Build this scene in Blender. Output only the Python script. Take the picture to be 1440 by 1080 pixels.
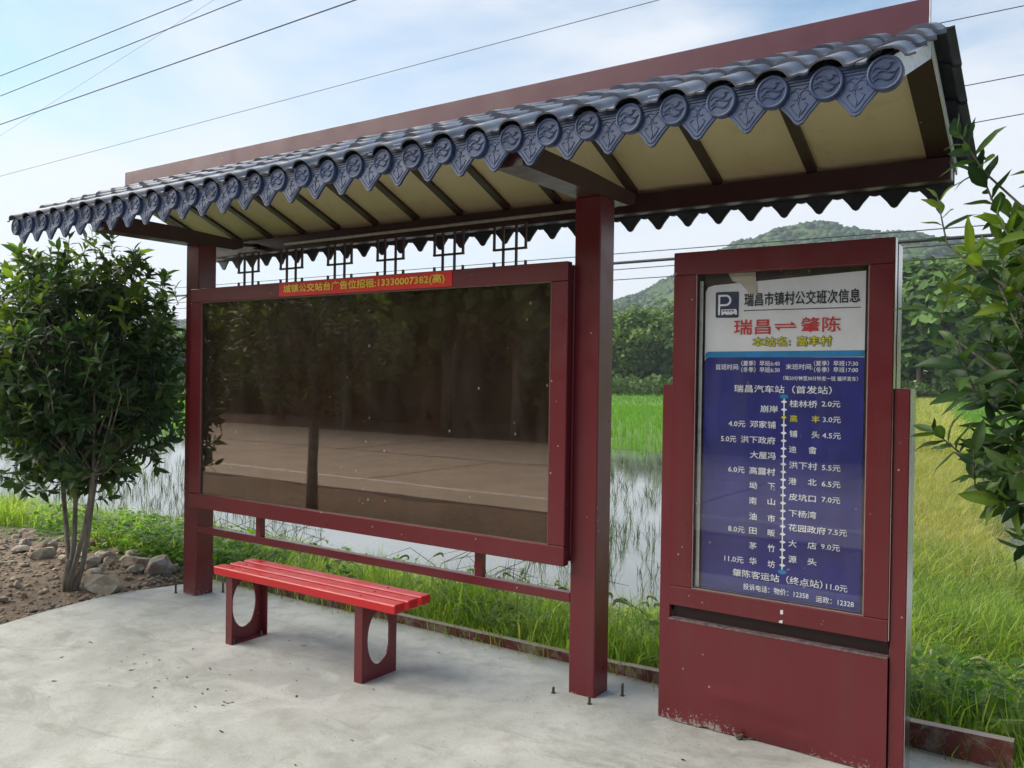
import bpy, math, random
import numpy as np
from mathutils import Vector, Matrix, noise as mnoise
R = math.radians
S = bpy.context.scene
for o in list(bpy.data.objects): bpy.data.objects.remove(o)

# ---------------------------------------------------------------- camera
cam = bpy.data.cameras.new('camera'); camo = bpy.data.objects.new('camera', cam)
S.collection.objects.link(camo); S.camera = camo
cam.sensor_width = 36; cam.lens = 1199.378/1440*36; cam.clip_start = .05; cam.clip_end = 4000
YAW, PIT, ROL = .6022976, -.0090679, .0142155
CF = Vector((-math.sin(YAW)*math.cos(PIT), math.cos(YAW)*math.cos(PIT), math.sin(PIT)))
r0 = Vector((math.cos(YAW), math.sin(YAW), 0)); u0 = r0.cross(CF)
CR = r0*math.cos(ROL)+u0*math.sin(ROL); CU = -r0*math.sin(ROL)+u0*math.cos(ROL)
CP = Vector((2.1926, -3.7321, 1.6))
camo.matrix_world = Matrix.Translation(CP) @ Matrix((CR, CU, -CF)).transposed().to_4x4()

# ---------------------------------------------------------------- sky and sun
SUN_AZ, SUN_EL = -112.0, 40.0           # degrees from +Y (clockwise), above the horizon
W = bpy.data.worlds.new('World'); S.world = W; W.use_nodes = True
nt = W.node_tree; nt.nodes.clear()
def wn(t, **k):
    n = nt.nodes.new(t)
    for a, b in k.items(): setattr(n, a, b)
    return n
wo = wn('ShaderNodeOutputWorld'); bg = wn('ShaderNodeBackground')
sky = wn('ShaderNodeTexSky', sky_type='NISHITA', sun_disc=False, sun_elevation=R(SUN_EL), sun_rotation=R(SUN_AZ), altitude=100, air_density=1.0, dust_density=1.2, ozone_density=1.6)
tc = wn('ShaderNodeTexCoord'); mp = wn('ShaderNodeMapping'); mp.inputs['Scale'].default_value = (1, 1, 3.2)
nz = wn('ShaderNodeTexNoise'); nz.inputs['Scale'].default_value = 1.6; nz.inputs['Detail'].default_value = 9; nz.inputs['Roughness'].default_value = .55; nz.inputs['Distortion'].default_value = .5
sx = wn('ShaderNodeSeparateXYZ')
rz = wn('ShaderNodeMapRange'); rz.inputs['From Min'].default_value = -.02; rz.inputs['From Max'].default_value = .62; rz.inputs['To Min'].default_value = .29; rz.inputs['To Max'].default_value = -.03
ad = wn('ShaderNodeMath', operation='ADD')
cr = wn('ShaderNodeMapRange', interpolation_type='SMOOTHSTEP'); cr.inputs['From Min'].default_value = .40; cr.inputs['From Max'].default_value = .80; cr.inputs['To Max'].default_value = .93
mx = wn('ShaderNodeMix', data_type='RGBA'); mx.inputs['B'].default_value = (6.7, 6.9, 7.3, 1)
tint = wn('ShaderNodeMix', data_type='RGBA', blend_type='MULTIPLY'); tint.inputs['Factor'].default_value = 1; tint.inputs['B'].default_value = (1.2, 1.45, 1.42, 1)
L = nt.links.new
L(tc.outputs['Generated'], mp.inputs['Vector']); L(mp.outputs[0], nz.inputs['Vector']); L(tc.outputs['Generated'], sx.inputs[0])
L(sx.outputs['Z'], rz.inputs['Value']); L(nz.outputs['Fac'], ad.inputs[0]); L(rz.outputs[0], ad.inputs[1]); L(ad.outputs[0], cr.inputs['Value'])
L(sky.outputs[0], tint.inputs['A']); L(tint.outputs['Result'], mx.inputs['A']); L(cr.outputs[0], mx.inputs['Factor']); L(mx.outputs['Result'], bg.inputs[0]); L(bg.outputs[0], wo.inputs[0])
bg.inputs[1].default_value = .085
sun = bpy.data.lights.new('sun', 'SUN'); sun.energy = 3.9; sun.angle = R(75); sun.color = (1, .91, .77)
suno = bpy.data.objects.new('sun', sun); S.collection.objects.link(suno)
sd = Vector((math.sin(R(SUN_AZ))*math.cos(R(SUN_EL)), math.cos(R(SUN_AZ))*math.cos(R(SUN_EL)), math.sin(R(SUN_EL))))
suno.rotation_euler = sd.to_track_quat('Z', 'Y').to_euler()
S.view_settings.view_transform = 'Standard'; S.view_settings.look = 'None'; S.view_settings.gamma = 1
S.view_settings.use_curve_mapping = False; S.view_settings.exposure = .75
S.cycles.volume_bounces = 0; S.cycles.max_bounces = 7; S.cycles.transparent_max_bounces = 12

# ---------------------------------------------------------------- helpers
def link(o): S.collection.objects.link(o); return o
def tag(o, label=None, cat=None, group=None, kind=None):
    for k, v in (('label', label), ('category', cat), ('group', group), ('kind', kind)):
        if v: o[k] = v
    return o
def thing(name, loc, label, cat, group=None):
    o = link(bpy.data.objects.new(name, None)); o.location = loc; o.empty_display_size = .1
    return tag(o, label, cat, group)
def adopt(o, parent):                    # o keeps its place in the world
    o.parent = parent; p = parent; off = Vector((0, 0, 0))
    while p: off += p.location if p.type == 'EMPTY' else Vector((0, 0, 0)); p = p.parent
    o.matrix_parent_inverse = Matrix.Translation(-off) if parent.type == 'EMPTY' else Matrix()
    return o
class MB:
    def __init__(s): s.v = []; s.f = []; s.mi = []; s.cur = 0
    def add(s, vs, fs):
        n = len(s.v); s.v += [tuple(x) for x in vs]; s.f += [tuple(i+n for i in f) for f in fs]; s.mi += [s.cur]*len(fs); return s
    def box(s, x0, x1, y0, y1, z0, z1, b=0.0):
        if b <= 0:
            vs = [(x, y, z) for z in (z0, z1) for y in (y0, y1) for x in (x0, x1)]
            return s.add(vs, [(0, 2, 3, 1), (4, 5, 7, 6), (0, 1, 5, 4), (2, 6, 7, 3), (0, 4, 6, 2), (1, 3, 7, 5)])
        vs = []; X = (x0, x1); Y = (y0, y1); Z = (z0, z1)
        idx = {}
        for i in (0, 1):
            for j in (0, 1):
                for k in (0, 1):
                    sx_, sy_, sz_ = (b if i == 0 else -b), (b if j == 0 else -b), (b if k == 0 else -b)
                    for a, p in enumerate(((X[i], Y[j]+sy_, Z[k]+sz_), (X[i]+sx_, Y[j], Z[k]+sz_), (X[i]+sx_, Y[j]+sy_, Z[k]))):
                        idx[i, j, k, a] = len(vs); vs.append(p)
        g = idx; f = []
        for i in (0, 1): q = [g[i, 0, 0, 0], g[i, 1, 0, 0], g[i, 1, 1, 0], g[i, 0, 1, 0]]; f.append(q if i else q[::-1])
        for j in (0, 1): q = [g[0, j, 0, 1], g[1, j, 0, 1], g[1, j, 1, 1], g[0, j, 1, 1]]; f.append(q[::-1] if j else q)
        for k in (0, 1): q = [g[0, 0, k, 2], g[1, 0, k, 2], g[1, 1, k, 2], g[0, 1, k, 2]]; f.append(q if k else q[::-1])
        for i in (0, 1):
            for j in (0, 1): q = [g[i, j, 0, 0], g[i, j, 0, 1], g[i, j, 1, 1], g[i, j, 1, 0]]; f.append(q if i == j else q[::-1])
            for k in (0, 1): q = [g[i, 0, k, 0], g[i, 1, k, 0], g[i, 1, k, 2], g[i, 0, k, 2]]; f.append(q if i == k else q[::-1])
        for j in (0, 1):
            for k in (0, 1): q = [g[0, j, k, 1], g[0, j, k, 2], g[1, j, k, 2], g[1, j, k, 1]]; f.append(q if j == k else q[::-1])
        for i in (0, 1):
            for j in (0, 1):
                for k in (0, 1): q = [g[i, j, k, 0], g[i, j, k, 1], g[i, j, k, 2]]; f.append(q if (i+j+k) % 2 else q[::-1])
        return s.add(vs, f)
    def tube(s, pts, rs, n=6, caps=True):
        pts = [Vector(p) for p in pts]
        if not hasattr(rs, '__len__'): rs = [rs]*len(pts)
        vs = []; fs = []; up = Vector((.13, .21, .97))
        for i, p in enumerate(pts):
            d = (pts[min(i+1, len(pts)-1)]-pts[max(i-1, 0)]).normalized()
            a = d.cross(up if abs(d.dot(up)) < .95 else Vector((1, 0, 0))).normalized(); b = d.cross(a)
            for k in range(n):
                t = 2*math.pi*k/n; vs.append(p+(a*math.cos(t)+b*math.sin(t))*rs[i])
        for i in range(len(pts)-1):
            for k in range(n): fs.append((i*n+k, i*n+(k+1) % n, (i+1)*n+(k+1) % n, (i+1)*n+k))
        if caps: fs.append(tuple(range(n))[::-1]); fs.append(tuple((len(pts)-1)*n+k for k in range(n)))
        return s.add(vs, fs)
    def extrude(s, pts2, plane, a, b):     # outline pts2 in the plane's two axes, between a and b on the third
        n = len(pts2); P = {'xz': lambda p, t: (p[0], t, p[1]), 'yz': lambda p, t: (t, p[0], p[1]), 'xy': lambda p, t: (p[0], p[1], t)}[plane]
        vs = [P(p, a) for p in pts2]+[P(p, b) for p in pts2]
        return s.add(vs, [tuple(range(n)), tuple(range(2*n-1, n-1, -1))]+[(i, i+n, (i+1) % n+n, (i+1) % n) for i in range(n)])
    def mesh(s, name, smooth=False, mats=()):
        me = bpy.data.meshes.new(name); me.from_pydata(s.v, [], s.f)
        for m in mats: me.materials.append(m)
        if len(mats) > 1: me.polygons.foreach_set('material_index', s.mi)
        me.update()
        if smooth: me.polygons.foreach_set('use_smooth', [True]*len(me.polygons))
        return me
    def obj(s, name, mat, parent=None, smooth=False, fix=True):
        mats = mat if isinstance(mat, (list, tuple)) else [mat]
        me = s.mesh(name, smooth, mats)
        if fix:
            import bmesh
            bm = bmesh.new(); bm.from_mesh(me); bmesh.ops.recalc_face_normals(bm, faces=bm.faces); bm.to_mesh(me); bm.free()
        o = link(bpy.data.objects.new(name, me))
        if parent: adopt(o, parent)
        return o
def inst(name, me, mw, parent=None):
    o = link(bpy.data.objects.new(name, me)); o.matrix_basis = mw
    if parent: adopt(o, parent)
    return o
def np_mesh(name, V, F, mat, tint=None, smooth=False):
    me = bpy.data.meshes.new(name); V = np.asarray(V, np.float32); F = np.asarray(F, np.int32)
    k = F.shape[1]
    me.vertices.add(len(V)); me.vertices.foreach_set('co', V.ravel())
    me.loops.add(F.size); me.loops.foreach_set('vertex_index', F.ravel())
    me.polygons.add(len(F)); me.polygons.foreach_set('loop_start', np.arange(0, F.size, k, dtype=np.int32))
    if smooth: me.polygons.foreach_set('use_smooth', np.ones(len(F), bool))
    if tint is not None:
        a = me.color_attributes.new('tint', 'FLOAT_COLOR', 'POINT')
        c = np.ones((len(V), 4), np.float32); c[:, :3] = tint; a.data.foreach_set('color', c.ravel())
    me.materials.append(mat); me.update(calc_edges=True); me.validate()
    return me

# ---------------------------------------------------------------- materials
class N:
    def __init__(s, name):
        s.m = bpy.data.materials.new(name); s.m.use_nodes = True; s.t = s.m.node_tree; s.t.nodes.clear()
        s.out = s.n('ShaderNodeOutputMaterial')
    def n(s, t, **k):
        x = s.t.nodes.new(t)
        for a, b in k.items():
            if a in x.bl_rna.properties and a != 'inputs': setattr(x, a, b)
            else: s.set(x, a, b)
        return x
    def set(s, x, key, v):
        i = x.inputs[key]
        if hasattr(v, 'is_output'): s.t.links.new(v, i)
        else: i.default_value = (*v, 1) if isinstance(v, tuple) and len(v) == 3 and i.type == 'RGBA' else v
    def pos(s, sc=(1, 1, 1), obj=False):
        g = s.n('ShaderNodeTexCoord').outputs['Object'] if obj else s.n('ShaderNodeNewGeometry').outputs['Position']
        m = s.n('ShaderNodeMapping'); s.set(m, 'Vector', g); m.inputs['Scale'].default_value = sc; return m.outputs[0]
    def noise(s, v, sc, det=4, ro=.55, dist=0):
        x = s.n('ShaderNodeTexNoise'); s.set(x, 'Vector', v); s.set(x, 'Scale', sc); s.set(x, 'Detail', det); s.set(x, 'Roughness', ro); s.set(x, 'Distortion', dist); return x.outputs['Fac']
    def vor(s, v, sc, feat='F1', rnd=1.):
        x = s.n('ShaderNodeTexVoronoi', feature=feat); s.set(x, 'Vector', v); s.set(x, 'Scale', sc); s.set(x, 'Randomness', rnd); return x
    def rng(s, v, a, b, c=0., d=1.):
        x = s.n('ShaderNodeMapRange'); s.set(x, 'Value', v)
        for k, q in zip(('From Min', 'From Max', 'To Min', 'To Max'), (a, b, c, d)): s.set(x, k, q)
        return x.outputs[0]
    def mix(s, f, a, b, bt='MIX'):
        x = s.n('ShaderNodeMix'); x.data_type = 'RGBA'; x.blend_type = bt
        s.set(x, 'Factor', f); s.set(x, 'A', a); s.set(x, 'B', b); return x.outputs['Result']
    def math(s, op, a, b=0.):
        x = s.n('ShaderNodeMath', operation=op)
        for i, v in ((0, a), (1, b)):
            if hasattr(v, 'is_output'): s.t.links.new(v, x.inputs[i])
            else: x.inputs[i].default_value = v
        return x.outputs[0]
    def bump(s, h, st=.2, d=.01):
        x = s.n('ShaderNodeBump'); s.set(x, 'Height', h); s.set(x, 'Strength', st); s.set(x, 'Distance', d); return x.outputs[0]
    def bsdf(s, **k):
        x = s.n('ShaderNodeBsdfPrincipled')
        for a, b in k.items(): s.set(x, {'base': 'Base Color', 'rough': 'Roughness', 'metal': 'Metallic', 'nor': 'Normal', 'spec': 'Specular IOR Level', 'coat': 'Coat Weight', 'crough': 'Coat Roughness', 'ior': 'IOR'}[a], b)
        return x.outputs[0]
    def end(s, sh, vol=None):
        if sh: s.t.links.new(sh, s.out.inputs['Surface'])
        return s.m

def paint(name, col, rough=.35, chips=.75, dirt=.5, coat=.4, low_wear=0.):
    n = N(name); p = n.pos()
    big = n.rng(n.noise(p, 2.2, 5), .3, .7)
    c = n.mix(n.math('MULTIPLY', big, dirt), col, tuple(min(1, x*1.35+.012) for x in col))
    streak = n.rng(n.noise(n.pos((9, 9, .7)), 1.5, 4), .5, .75)
    c = n.mix(n.math('MULTIPLY', streak, dirt*.5), c, (.09, .075, .07))
    v = n.vor(p, 26); sel = n.rng(n.noise(p, 3.1, 3), .46, .56)
    sp = n.math('MULTIPLY', n.math('LESS_THAN', v.outputs['Distance'], n.math('MULTIPLY', n.math('FRACT', n.math('MULTIPLY', v.outputs['Color'], 3.7)), .2)), n.math('LESS_THAN', n.math('FRACT', n.math('MULTIPLY', v.outputs['Color'], 7.3)), chips*.35))
    sp = n.math('MULTIPLY', sp, sel)
    c = n.mix(sp, c, (.42, .36, .34))
    if low_wear:
        z = n.n('ShaderNodeSeparateXYZ'); n.set(z, 'Vector', p)
        k = n.rng(z.outputs['Z'], 0., .12, .56, .88)
        nn = n.noise(n.pos((1, 1, 1)), 75, 6, .75)
        ww = n.math('GREATER_THAN', n.math('ADD', nn, n.math('MULTIPLY', n.noise(p, 4, 2), .25)), n.math('ADD', k, n.rng(n.noise(p, 2.3, 2), .35, .6, .22, .02)))
        c = n.mix(n.math('MULTIPLY', ww, low_wear), c, (.36, .31, .29))
    r = n.rng(n.noise(p, 7, 4), .3, .7, rough*.8, rough*1.3)
    b = n.bump(n.noise(p, 55, 3), .06, .004)
    return n.end(n.bsdf(base=c, rough=r, nor=b, coat=coat, crough=.22))
MAROON = paint('maroon_paint', (.138, .0105, .0165), .34, .75, .28, .2)
MAROON_WORN = paint('worn_maroon_paint', (.142, .0115, .0175), .38, .8, .28, .18, .9)
MAROON_POST = paint('post_maroon_paint', (.138, .0105, .0165), .34, .8, .28, .2, .9)
DARKM = paint('dark_brown_paint', (.05, .014, .014), .42, .4, .4, .2)
RIDGE = paint('ridge_sky_tinted_maroon', (.085, .010, .026), .4, .6, .1, .08)  # maroon with the purple cast of reflected sky put into its colour
RED = paint('bright_red_paint', (.52, .006, .009), .4, .35, .3, .15)
CREAM = (lambda n: n.end(n.bsdf(base=n.mix(n.rng(n.noise(n.pos((1, 1, 1)), 5, 6, .7, 1.), .54, .74, 0, .45), n.mix(n.rng(n.noise(n.pos(), 1.5, 5), .35, .7), (.88, .73, .48), (.80, .65, .41)), (.55, .42, .26)), rough=.5)))(N('cream_panel'))
WHITEP = (lambda n: n.end(n.bsdf(base=n.mix(n.rng(n.noise(n.pos((1, 1, 3)), 9, 5), .5, .75), (.78, .78, .8), (.5, .48, .46)), rough=.4)))(N('white_sheet'))
STEEL = (lambda n: n.end(n.bsdf(base=(.62, .6, .6), metal=1., rough=n.rng(n.noise(n.pos((30, 30, 1)), 4, 3), .3, .7, .16, .34))))(N('polished_steel'))
def tile_mat(name, a, b, rough, dust):
    n = N(name); p = n.pos()
    c = n.mix(n.rng(n.noise(p, 5, 6, .65), .35, .7), a, b)
    g = n.n('ShaderNodeNewGeometry'); z = n.n('ShaderNodeSeparateXYZ'); n.set(z, 'Vector', g.outputs['Normal'])
    du = n.math('MULTIPLY', n.rng(n.noise(p, 14, 6, .7), .4, .72), dust)
    c = n.mix(du, c, (.27, .26, .25))
    oi = n.n('ShaderNodeObjectInfo').outputs['Random']; c = n.mix(1., c, n.mix(oi, (.78, .79, .80), (1.18, 1.15, 1.12)), 'MULTIPLY')
    return n.end(n.bsdf(base=c, rough=n.rng(n.noise(p, 9, 4), .3, .7, rough*.8, rough*1.25), nor=n.bump(n.noise(p, 90, 3), .1, .003), coat=.12, crough=.3))
TILE = tile_mat('grey_blue_roof_tile', (.115, .14, .20), (.18, .20, .25), .45, .4)
DRIP = tile_mat('blue_drip_tile', (.025, .050, .130), (.038, .070, .170), .52, .12)
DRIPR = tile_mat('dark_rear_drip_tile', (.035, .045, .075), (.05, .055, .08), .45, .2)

def glass(name, ior, tintc=(1, 1, 1), spk=.5, rough=.015, gc=(1, 1, 1)):
    n = N(name); p = n.pos()
    tr = n.n('ShaderNodeBsdfTransparent', Color=tintc).outputs[0]
    gl = n.n('ShaderNodeBsdfGlossy', Color=gc, Roughness=n.rng(n.noise(p, 3, 4), .4, .7, rough, rough*3)).outputs[0]
    gl_n = gl.node; n.set(gl_n, 'Normal', n.bump(n.noise(p, 1.6, 2), .05, .01))
    fr = n.n('ShaderNodeFresnel', IOR=n.rng(n.n('ShaderNodeNewGeometry').outputs['Backfacing'], 0, 1, ior, 1/ior)).outputs[0]
    m1 = n.n('ShaderNodeMixShader'); n.set(m1, 0, fr); n.t.links.new(tr, m1.inputs[1]); n.t.links.new(gl, m1.inputs[2])
    v = n.vor(n.pos((1, 1, .7)), 19); sel = n.rng(n.noise(p, 2.6, 4), .44, .62)
    rnd = n.math('FRACT', n.math('MULTIPLY', v.outputs['Color'], 9.7))
    sp = n.math('LESS_THAN', v.outputs['Distance'], n.math('MULTIPLY', rnd, .13))
    sp = n.math('MULTIPLY', n.math('MULTIPLY', sp, n.math('LESS_THAN', n.math('FRACT', n.math('MULTIPLY', rnd, 13.1)), .55)), n.math('GREATER_THAN', sel, .22))
    film = n.rng(n.noise(n.pos((2.5, 1, .8)), 2.2, 6, .65, .8), .45, .85, .0, .04)
    d = n.n('ShaderNodeBsdfDiffuse', Color=(.5, .48, .44)).outputs[0]
    m2 = n.n('ShaderNodeMixShader'); n.set(m2, 0, n.math('MAXIMUM', n.math('MULTIPLY', sp, spk), film)); n.t.links.new(m1.outputs[0], m2.inputs[1]); n.t.links.new(d, m2.inputs[2])
    return n.end(m2.outputs[0])
GLASS = glass('board_glass', 2.25, (.85, .78, .72), .45, .010, (1, .88, .80))
GLASSK = glass('kiosk_glass', 1.5, (1, 1, 1), .3, .012)
BACKING = (lambda n: n.end(n.bsdf(base=n.mix(n.rng(n.noise(n.pos((3, 3, .6)), 2, 5), .4, .7), (.030, .022, .019), (.06, .04, .033)), rough=.6)))(N('dark_backing_sheet'))
def plain(name, col, rough=.6, var=.12, sc=20, **k):
    n = N(name); c = n.mix(n.rng(n.noise(n.pos(), sc, 4), .35, .65), tuple(x*(1-var) for x in col), tuple(min(1, x*(1+var)) for x in col))
    return n.end(n.bsdf(base=c, rough=rough, **k))
INK = plain('black_ink', (.012, .014, .03)); REDINK = plain('red_ink', (.55, .03, .035)); YEL = plain('yellow_ink', (.72, .68, .03)); WINK = plain('white_ink', (.86, .88, .92))
NAVY = plain('navy_ink', (.02, .03, .09)); CYAN = plain('cyan_ink', (.01, .22, .5)); POSTW = plain('poster_white', (.74, .75, .78), .5, .06, 4); POSTB = plain('poster_blue', (.015, .018, .19), .5, .2, 5)
BANNER = plain('red_banner_film', (.78, .016, .010), .4, .06, 5); GOLD = plain('gold_lettering', (.90, .66, .08)); PAPER = plain('yellowed_paper', (.5, .46, .38), .7); DARKIN = plain('shadow_gap_metal', (.03, .012, .013), .5)
PALE = plain('pale_conduit', (.55, .52, .47), .4, .15)

def concrete():
    n = N('slab_concrete'); p = n.pos()
    a = n.noise(p, 1.1, 7, .62, .6); b = n.noise(p, 6, 7, .7); d = n.noise(p, 60, 4, .6)
    c = n.mix(n.rng(a, .34, .66), (.34, .345, .315), (.55, .545, .50))
    c = n.mix(n.rng(b, .48, .68, 0, .55), c, (.27, .26, .215))
    c = n.mix(n.rng(n.noise(p, 2.6, 5, .6, 1.2), .56, .70, 0, .5), c, (.60, .60, .57))
    c = n.mix(n.rng(d, .55, .75, 0, .35), c, (.24, .23, .20))
    st = n.rng(n.noise(n.pos((1, 2.2, 1)), .8, 6, .7, 2.), .54, .66, 0, .6)
    c = n.mix(st, c, (.26, .26, .225))
    v = n.vor(p, 30); sp = n.math('MULTIPLY', n.math('LESS_THAN', v.outputs['Distance'], .09), n.math('GREATER_THAN', n.noise(p, 2, 2), .55))
    c = n.mix(sp, c, (.08, .07, .06))
    bm = n.math('ADD', n.math('MULTIPLY', b, .6), n.math('MULTIPLY', d, .35))
    return n.end(n.bsdf(base=c, rough=n.rng(a, .3, .7, .72, .9), nor=n.bump(bm, .5, .012)))
CONC = concrete()
def kerbmat():
    n = N('kerb_stained_paint'); p = n.pos()
    c = n.mix(n.rng(n.noise(p, 9, 6, .7), .46, .62), (.16, .038, .034), (.26, .21, .17))
    c = n.mix(n.rng(n.noise(p, 24, 5, .7), .52, .7), c, (.05, .035, .03))
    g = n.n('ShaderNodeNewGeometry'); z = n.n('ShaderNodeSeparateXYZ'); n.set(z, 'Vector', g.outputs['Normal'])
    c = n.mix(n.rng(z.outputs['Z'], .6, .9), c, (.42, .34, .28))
    return n.end(n.bsdf(base=c, rough=.8, nor=n.bump(n.noise(p, 40, 4), .5, .01)))
KERB = kerbmat()
def ground():
    n = N('ground_soil_and_turf'); p = n.pos(); z = n.n('ShaderNodeSeparateXYZ'); n.set(z, 'Vector', p)
    a = n.noise(p, .9, 6, .6); b = n.noise(p, 14, 6, .7); big = n.noise(p, .03, 4, .6)
    soil = n.mix(n.rng(b, .35, .68), (.11, .072, .047), (.23, .17, .12))
    grass = n.mix(n.rng(b, .3, .7), (.045, .085, .012), (.10, .17, .025))
    far = n.mix(n.rng(n.noise(n.pos((.05, .35, 1)), 1.0, 5, .6), .35, .65), (.085, .17, .016), (.13, .235, .03))
    far = n.mix(n.rng(z.outputs['Y'], 75, 100), far, (.20, .27, .06))
    far = n.mix(n.rng(z.outputs['Y'], 14, 30), grass, far)
    # soil on the road side of the kerb, turf behind it
    w = n.math('ADD', z.outputs['Y'], n.math('MULTIPLY', n.math('SUBTRACT', n.noise(p, 2.2, 3), .5), 1.1))
    c = n.mix(n.rng(w, .15, .65), soil, far)
    return n.end(n.bsdf(base=c, rough=.95, nor=n.bump(b, .8, .03)))
GROUND = ground()
ROAD = (lambda n: n.end(n.bsdf(base=n.mix(n.rng(n.noise(n.pos(), 1.4, 6, .65), .35, .68), (.40, .35, .29), (.52, .46, .38)), rough=.85, nor=n.bump(n.noise(n.pos(), 50, 4), .3, .01))))(N('road_concrete'))
ROADW = plain('worn_white_line', (.7, .7, .66), .8, .2, 8); TAR = plain('tar_joint', (.04, .035, .03), .8)
def water():
    n = N('paddy_water'); p = n.pos()
    c = n.mix(n.rng(n.noise(p, .5, 4), .35, .65), (.14, .15, .135), (.20, .21, .20))
    return n.end(n.bsdf(base=c, rough=.03, ior=1.6, nor=n.bump(n.noise(n.pos((1, 1.6, 1)), 5, 3), .04, .02)))
WATER = water()
def leafmat(name, trans=.35, rough=.38, spec=.5, mul=1.0):
    n = N(name); at = n.n('ShaderNodeAttribute', attribute_name='tint').outputs['Color']
    p = n.pos(); c = n.mix(.35, at, n.mix(n.rng(n.noise(p, 3, 3), .3, .7), (.5, .5, .5), (1.4, 1.4, 1.4)), 'MULTIPLY') if False else at
    b = n.bsdf(base=c, rough=rough, spec=spec)
    t = n.n('ShaderNodeBsdfTranslucent', Color=n.mix(1., c, (1.7, 1.75, .8), 'MULTIPLY')).outputs[0]
    m = n.n('ShaderNodeMixShader'); n.set(m, 0, trans); n.t.links.new(b, m.inputs[1]); n.t.links.new(t, m.inputs[2])
    return n.end(m.outputs[0])
LEAF = leafmat('glossy_leaf', .36, .40, .4); GRASSM = leafmat('grass_blade', .5, .5); FARLEAF = leafmat('distant_leaf', .2, .6, .25)
BARK = (lambda n: n.end(n.bsdf(base=n.mix(n.rng(n.noise(n.pos((1, 1, .3)), 30, 5), .35, .65), (.13, .105, .075), (.26, .23, .18)), rough=.9, nor=n.bump(n.noise(n.pos((1, 1, .3)), 60, 4), .5, .01))))(N('tree_bark'))
ROCK = (lambda n: n.end(n.bsdf(base=n.mix(n.rng(n.noise(n.pos(), 7, 6, .65), .35, .65), (.30, .24, .17), (.46, .41, .33)), rough=.9, nor=n.bump(n.noise(n.pos(), 30, 6, .7), .8, .02))))(N('pale_rock'))
ROCK2 = (lambda n: n.end(n.bsdf(base=n.mix(n.rng(n.noise(n.pos(), 9, 6, .65), .4, .6), (.28, .17, .12), (.42, .38, .34)), rough=.9, nor=n.bump(n.noise(n.pos(), 40, 6, .7), .8, .02))))(N('reddish_rubble'))
CABLE = plain('black_cable', (.02, .02, .022), .5); RUSTB = plain('rusty_bolt', (.10, .08, .065), .7, metal=.4)
rng = np.random.default_rng(7); random.seed(7)
# ---------------------------------------------------------------- ground, water, road, hill
ZW = -.45
def sm(a, b, x): t = np.clip((x-a)/(b-a), 0, 1); return t*t*(3-2*t)
def bx(y): return 1.25-.150*(y-3)
def yfar(x): return 16.3+(x+8.4)*.31
def gz(x, y):
    x = np.asarray(x, float); y = np.asarray(y, float)
    z = np.full(np.broadcast(x, y).shape, -.03)
    wob = .25*np.sin(x*1.3)+.15*np.sin(x*3.1+1)
    bank = sm(.5, 3.4+0*x, y+wob*.3*(y > .7))
    z = z*(1-bank)+(-.62)*bank
    z = z-.25*sm(3.4, 4.6, y)
    fld = sm(-.6, .9, y-yfar(x)+.5*np.sin(x*.9)+.3*np.sin(x*2.3))
    z = z*(1-fld)+(-.43)*fld
    rp = sm(1.0, 2.0, x-bx(y))*sm(5, 7, y)                       # paddy right of the bund
    z = z*(1-rp)+(-.50)*rp
    b = (1-sm(.55, 1.25, np.abs(x-bx(y))+.12*np.sin(y*1.7)))*sm(1.5, 3.5, y)*(1-sm(160, 190, y))
    z = z*(1-b)+(-.28)*b
    lf = sm(-9.5, -14, x)*0
    z = z+.03*np.sin(x*2.1+y*1.3)*np.sin(y*2.7-x)*((y > .6) | (x < -3.6))*(y < 4)
    m = np.exp(-((x+4.9)**2/1.2+(y+.1)**2/.5))*.10              # heap of rubble left of the slab
    z = z+m*(x < -3.55)
    z = z+sm(180, 330, np.hypot(x, y))*14*(y > 0)
    return z
def axis(lo, hi, fine, dens, grow):
    a = [fine[0]]
    while a[-1] < fine[1]: a.append(a[-1]+dens)
    s = dens
    while a[-1] < hi: s *= grow; a.append(a[-1]+s)
    s = dens; b = [fine[0]]
    while b[-1] > lo: s *= grow; b.append(b[-1]-s)
    return np.array(b[:0:-1]+a)
gx_ = axis(-1500, 1500, (-12, 4), .16, 1.07); gy_ = axis(-900, 1500, (-4, 7), .16, 1.06)
GX, GY = np.meshgrid(gx_, gy_); GZ = gz(GX, GY)
nx = len(gx_); ny = len(gy_)
I = np.arange(nx*ny).reshape(ny, nx); F = np.stack([I[:-1, :-1], I[:-1, 1:], I[1:, 1:], I[1:, :-1]], -1).reshape(-1, 4)
g = link(bpy.data.objects.new('ground', np_mesh('ground', np.stack([GX, GY, GZ], -1).reshape(-1, 3), F, GROUND, smooth=True))); tag(g, kind='structure')
w = MB(); w.add([(-140, 2.0, ZW), (30, 2.0, ZW), (30, 60, ZW), (-140, 60, ZW)], [(0, 1, 2, 3)]); tag(w.obj('paddy_water', WATER), kind='structure')

# slab with an uneven left edge
left = [(-3.62, -3.0), (-3.50, -2.2), (-3.46, -1.6), (-3.44, -1.15), (-3.52, -.85), (-3.56, -.62), (-3.59, -.4), (-3.58, -.2), (-3.52, -.05), (-3.47, .13), (-3.42, .30), (-3.40, .42)]
out = [(1.97, -3.0), (1.97, .40)]+[(x, .42-.02*math.sin(x)) for x in (1.2, .3, -.7, -1.8, -2.8)]+left[::-1]
s = MB(); s.extrude(out, 'xy', -.16, 0.0); tag(s.obj('concrete_slab', CONC), kind='structure')
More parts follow.
